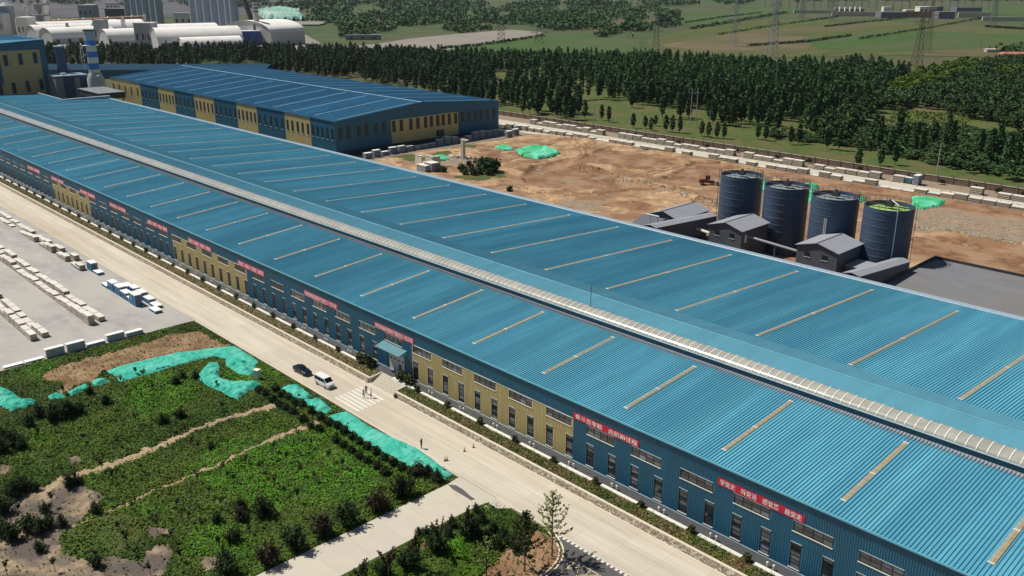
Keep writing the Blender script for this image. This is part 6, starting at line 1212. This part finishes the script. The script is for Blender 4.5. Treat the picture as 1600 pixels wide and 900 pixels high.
for i in range(14):
    px = 1195 + i * 25; t = thing('steel_gantry', '%s steel busbar gantry from the left in the substation' % ordn(i), 'gantry', at(px, 12 + (i % 3) * 3), RZ + R(5), 'substation gantries'); s = MB(); W_, H_ = 42, 26 + (i % 4) * 5
    for xx in (0, W_ / 2, W_):
        s.bar((xx - 1.5, 0, 0), (xx, 0, H_), .5); s.bar((xx + 1.5, 0, 0), (xx, 0, H_), .5)
        for q in range(4): s.bar((xx - 1.2, 0, H_ * q / 5), (xx + 1, 0, H_ * (q + 1) / 5), .35)
    s.obj('column', 'sub_purple', t); s = MB(); s.bar((0, 0, H_), (W_, 0, H_), .5); s.bar((0, 0, H_ - 2.5), (W_, 0, H_ - 2.5), .4)
    for q in range(14): s.bar((W_ * q / 14, 0, H_), (W_ * (q + 1) / 14, 0, H_ - 2.5), .3)
    s.obj('beam', 'galv', t); s = MB()
    for q in range(1, 7): s.tube((W_ * q / 7, 0, H_ - 2.5), (W_ * q / 7, 0, H_ - 8), .35, n=5)
    s.obj('insulator', 'plant_white', t)
for i in range(6):
    t = thing('transformer', '%s transformer bay from the left behind the pale substation wall' % ordn(i), 'transformer', at(1305 + i * 8, 18.5), RZ, 'substation transformers'); MB().box(0, 8, 0, 6, 0, 7).obj('tank', 'sub_purple', t); MB().box(-1.5, 0, 0, 7, 0, 12).obj('fire_wall', 'bench_white', t)
    for q in (2, 4, 6): MB().tube((q, 3, 7), (q - .5, 3, 12), .5, .25, 6).obj('bushing', 'plant_white', t)
# ================================================================== CEMENT WORKS (far left)
def loc(px, py): return at(px, py)
def arch(label, px, py, wpx, hpx, depth, rz=0, m='plant_roof', gable='plant_gable', wall=.35, face='x'):
    k = mpp(px, py); t = thing('arched_shed', label, 'shed', loc(px, py), RZ + R(rz)); L_, H_ = wpx * k, hpx * k; n = 12; pr = [(0, 0), (0, H_ * wall)] + [(depth / 2 - depth / 2 * math.cos(math.pi * i / n), H_ * wall + H_ * (1 - wall) * math.sin(math.pi * i / n)) for i in range(1, n)] + [(depth, H_ * wall), (depth, 0)]
    MB().sweep(pr[1:-1], -1, L_ + 1).obj('roof', m, t, smooth=True); MB().box(0, L_, .1, .3, 0, H_ * wall).obj('wall', gable, t); MB().box(0, L_, depth - .3, depth - .1, 0, H_ * wall).obj('wall', gable, t)
    for xx in (0, L_): MB().poly([(xx, y, z) for y, z in pr]).obj('gable', gable, t)
    for q in range(int(L_ / 14) if wall < .5 else 0): MB().box(q * 14 + 4, q * 14 + 8, -.1, .15, H_ * .02, H_ * wall * .8).obj('window', 'glass_far', t)
    return t
arch('long white arched shed farthest left at the cement works', 50, 62, 130, 22, 34, 52); arch('second white arched shed with gable ends facing left', 60, 66, 110, 22, 34, 52); arch('third white arched shed in the left group', 84, 69, 90, 21, 34, 52)
arch('white arched shed in the middle behind the tree belt', 164, 64, 60, 27, 46, 42); arch('front white arched shed in the middle group', 172, 74, 52, 24, 36, 42); arch('wide white arched shed in front of the tall silos', 234, 68, 100, 25, 50, 34); arch('large white arched shed right of the middle group', 250, 80, 118, 31, 46, 32); arch('smaller white arched shed nearest the tree belt', 288, 84, 84, 22, 28, 32)
arch('big white arched shed with a broad gable at the right end of the works', 425, 72, 62, 35, 88, 52, gable='plant_gable', wall=.55)
def cylr(label, name, px, py, rpx, hpx, m, cat='silo', group=None, cone=0, smooth=True):
    k = mpp(px, py); t = thing(name, label, cat, loc(px, py), 0, group); r, h = rpx * k, hpx * k; MB().lathe([(r, 0), (r, h)], 20).obj('shell', m, t, smooth=False); MB().lathe([(r * 1.03, h), (r * .3, h + r * .5 * (1 + cone))], 20).obj('top', m, t); return t
for i, px in enumerate((203, 213, 222, 231, 242, 251)): cylr('%s blue grey silo from the left in the rear silo block' % ordn(i), 'works_silo', px, 34 + i * .6, 5.2, 66, 'plant_silo', group='rear silo block')
for i, px in enumerate((306, 316, 327, 339, 351, 361, 369)): cylr('%s grey silo from the left in the front silo block' % ordn(i), 'works_silo', px, 46 + i * 1.2, 6.0, 84, 'plant_silo', group='front silo block')
cylr('pale concrete silo beside the preheater tower', 'works_silo', 17, 56, 9, 38, 'plant_grey'); cylr('small pale tank right of the pale concrete silo', 'works_tank', 33, 58, 4, 22, 'plant_white')
k = mpp(60, 56); t = thing('preheater_tower', 'tall pale preheater tower with stacked cyclones at the works', 'tower', loc(52, 56), RZ)
for lv in range(4):
    s = MB()
    for xx in (0, 20):
        for yy in (0, 16): s.box(xx - .8, xx + .8, yy - .8, yy + .8, lv * 14, lv * 14 + 14)
    s.obj('frame_column', 'plant_white', t); MB().box(-2, 22, -2, 18, lv * 14 + 13, lv * 14 + 14).obj('floor_deck', 'plant_grey', t)
    for q, xx in enumerate((-3, 9, 22)): MB().lathe([(1.2, lv * 14 + 1), (4.4, lv * 14 + 7), (4.4, lv * 14 + 12.5)], 12, xx, 2 if q != 1 else 10).obj('cyclone', 'plant_grey' if q % 2 else 'plant_white', t)
t = thing('rotary_kiln', 'long rusty rotary kiln tube running across the cement works', 'kiln', loc(80, 48), RZ + R(8)); k = mpp(80, 48); MB().tube((0, 0, 13), (125 * k, 0, 19), 3.2, n=14).obj('kiln_tube', 'rust', t)
for q in (.1, .35, .6, .85): MB().tube((125 * k * q - 1, 0, 13 + 6 * q), (125 * k * q + 1, 0, 13 + 6 * q), 4.1, n=14).obj('riding_ring', 'plant_white', t); MB().box(125 * k * q - 3, 125 * k * q + 3, -4, 4, 0, 10 + 6 * q).obj('pier', 'plant_grey', t)
def wblock(name, label, px, py, wpx, hpx, d, m, roof, rz=0, cat='building'):
    k = mpp(px, py); t = thing(name, label, cat, loc(px, py), RZ + R(rz)); MB().box(0, wpx * k, 0, d, 0, hpx * k).obj('wall', m, t); MB().box(-.6, wpx * k + .6, -.6, d + .6, hpx * k, hpx * k + 1).obj('roof', roof, t)
    for q in range(3): MB().box(wpx * k * (q + .3) / 3, wpx * k * (q + .6) / 3, -.25, .05, hpx * k * .35, hpx * k * .6).obj('window', 'glass_far', t)
    return t
wblock('works_block', 'blue and white block at the far left edge of the works', 0, 58, 7, 30, 20, 'plant_white', 'plant_blue'); wblock('works_block', 'pale perforated tower block left of the arched sheds', 30, 62, 16, 28, 18, 'plant_white', 'plant_roof'); wblock('works_block', 'grey blue filter house between the middle sheds', 213, 76, 24, 34, 20, 'plant_grey', 'plant_white'); wblock('works_block', 'bright blue and grey hopper building by the front silos', 375, 72, 29, 20, 22, 'plant_blue', 'plant_white', 20); wblock('works_block', 'grey stepped block between the chimney and middle sheds', 150, 70, 12, 32, 18, 'plant_grey', 'plant_grey'); wblock('works_block', 'pale block behind the rear silos', 273, 42, 26, 18, 20, 'plant_white', 'plant_grey'); wblock('works_block', 'grey block with pale roof behind the kiln', 124, 30, 20, 18, 26, 'plant_grey', 'plant_white'); wblock('works_block', 'low grey shed roof left of the big arched shed', 405, 66, 46, 14, 60, 'plant_grey', 'plant_grey', 4); wblock('works_block', 'low pale wall building right of the hopper building', 382, 82, 40, 8, 14, 'plant_grey', 'plant_roof')
wblock('works_block', 'low wall running right from the big arched shed', 540, 62, 52, 6, 5, 'plant_grey', 'plant_grey', 5); wblock('works_block', 'dark machinery block above the rear sheds', 165, 28, 30, 12, 20, 'steel_dark', 'plant_grey'); wblock('works_block', 'white pyramid roofed hopper behind the kiln', 166, 16, 16, 10, 14, 'bench_white', 'bench_white')
t = thing('stack_tower', 'dark based pale stack tower by the big arched shed', 'tower', loc(404, 70), 0); k = mpp(404, 70); MB().lathe([(5.5, 0), (4.2, 24), (3.2, 26), (3.2, 48)], 14, mis=[0, 1, 1]).obj('shaft', ['steel_dark', 'plant_white'], t)
for z in (38, 42, 46): MB().lathe([(3.7, z), (3.7, z + 1)], 14).obj('ring', 'steel_dark', t)
t = thing('inclined_conveyor', 'dark inclined conveyor climbing along the front silo block', 'conveyor', loc(400, 60), 0); A = Vector((0, 0, 10)); q = G(383, 60); B = Vector((q[0] - t.location.x, q[1] - t.location.y, 62)); MB().tube(tuple(A), tuple(B), 3.4, n=4).obj('gallery', 'steel_dark', t); MB().tube((0, 0, 0), tuple(A), 1.6, n=6).obj('support_leg', 'steel_dark', t)
for i, (px, py) in enumerate(((197, 70), (232, 74), (109, 66))):
    t = thing('steel_duct_tower', ['steel duct tower between the sheds, left one', 'steel duct tower between the sheds, right one', 'small steel mast in front of the left sheds'][i], 'tower', loc(px, py), 0); k = mpp(px, py); h = (44, 52, 28)[i] * k * .8; s = MB()
    for dx, dy in ((-2, -2), (2, -2), (2, 2), (-2, 2)): s.bar((dx, dy, 0), (dx * .8, dy * .8, h), .5)
    for z in range(0, int(h), 6): s.bar((-2, -2, z), (2, -2, z + 5), .4); s.bar((2, 2, z), (-2, 2, z + 5), .4)
    s.obj('frame', 'plant_grey', t); MB().tube((0, 0, 0), (0, 0, h + 3), 1.4, n=8).obj('duct', 'plant_white' if i < 2 else 'plant_grey', t)
for i, (P, lb) in enumerate((([(402, 22), (440, 17), (470, 22), (465, 30), (420, 32)], 'pale green tarpaulin over the stockpile behind the works'), ([(425, 26), (450, 22), (472, 28), (478, 34), (430, 35)], 'second green tarpaulin nearer the big arched shed'))): net(40 + i, P, lb, 'tarp_pale', amp=13, st=5, hz=1, wr=2)
wblock('works_block', 'long grey quarry yard slab behind the works', 400, 40, 90, 1, 120, 'bare_lot', 'bare_lot')
far('quarry_yard', [(-40, 62), (120, 50), (300, 48), (440, 44), (470, 50), (500, 66), (500, 80), (300, 88), (-40, 90)], 'bare_lot', -.25)
# ================================================================== HAZE
hz = MB().box(-14200, 14200, -14200, 14200, -3, 130).obj('haze', 'steel_grey'); stuff(hz); hz.data.materials.clear()
hm = bpy.data.materials.new('haze'); hm.use_nodes = True; hn_ = hm.node_tree; hn_.nodes.remove(hn_.nodes['Principled BSDF']); pv = hn_.nodes.new('ShaderNodeVolumePrincipled'); pv.inputs['Color'].default_value = (.80, .88, 1, 1); pv.inputs['Density'].default_value = HAZE; pv.inputs['Anisotropy'].default_value = .2
hn_.links.new(pv.outputs[0], hn_.nodes['Material Output'].inputs['Volume']); hz.data.materials.append(hm)
hz['label'] = 'thin pale blue haze over the whole scene'; hz['category'] = 'haze'
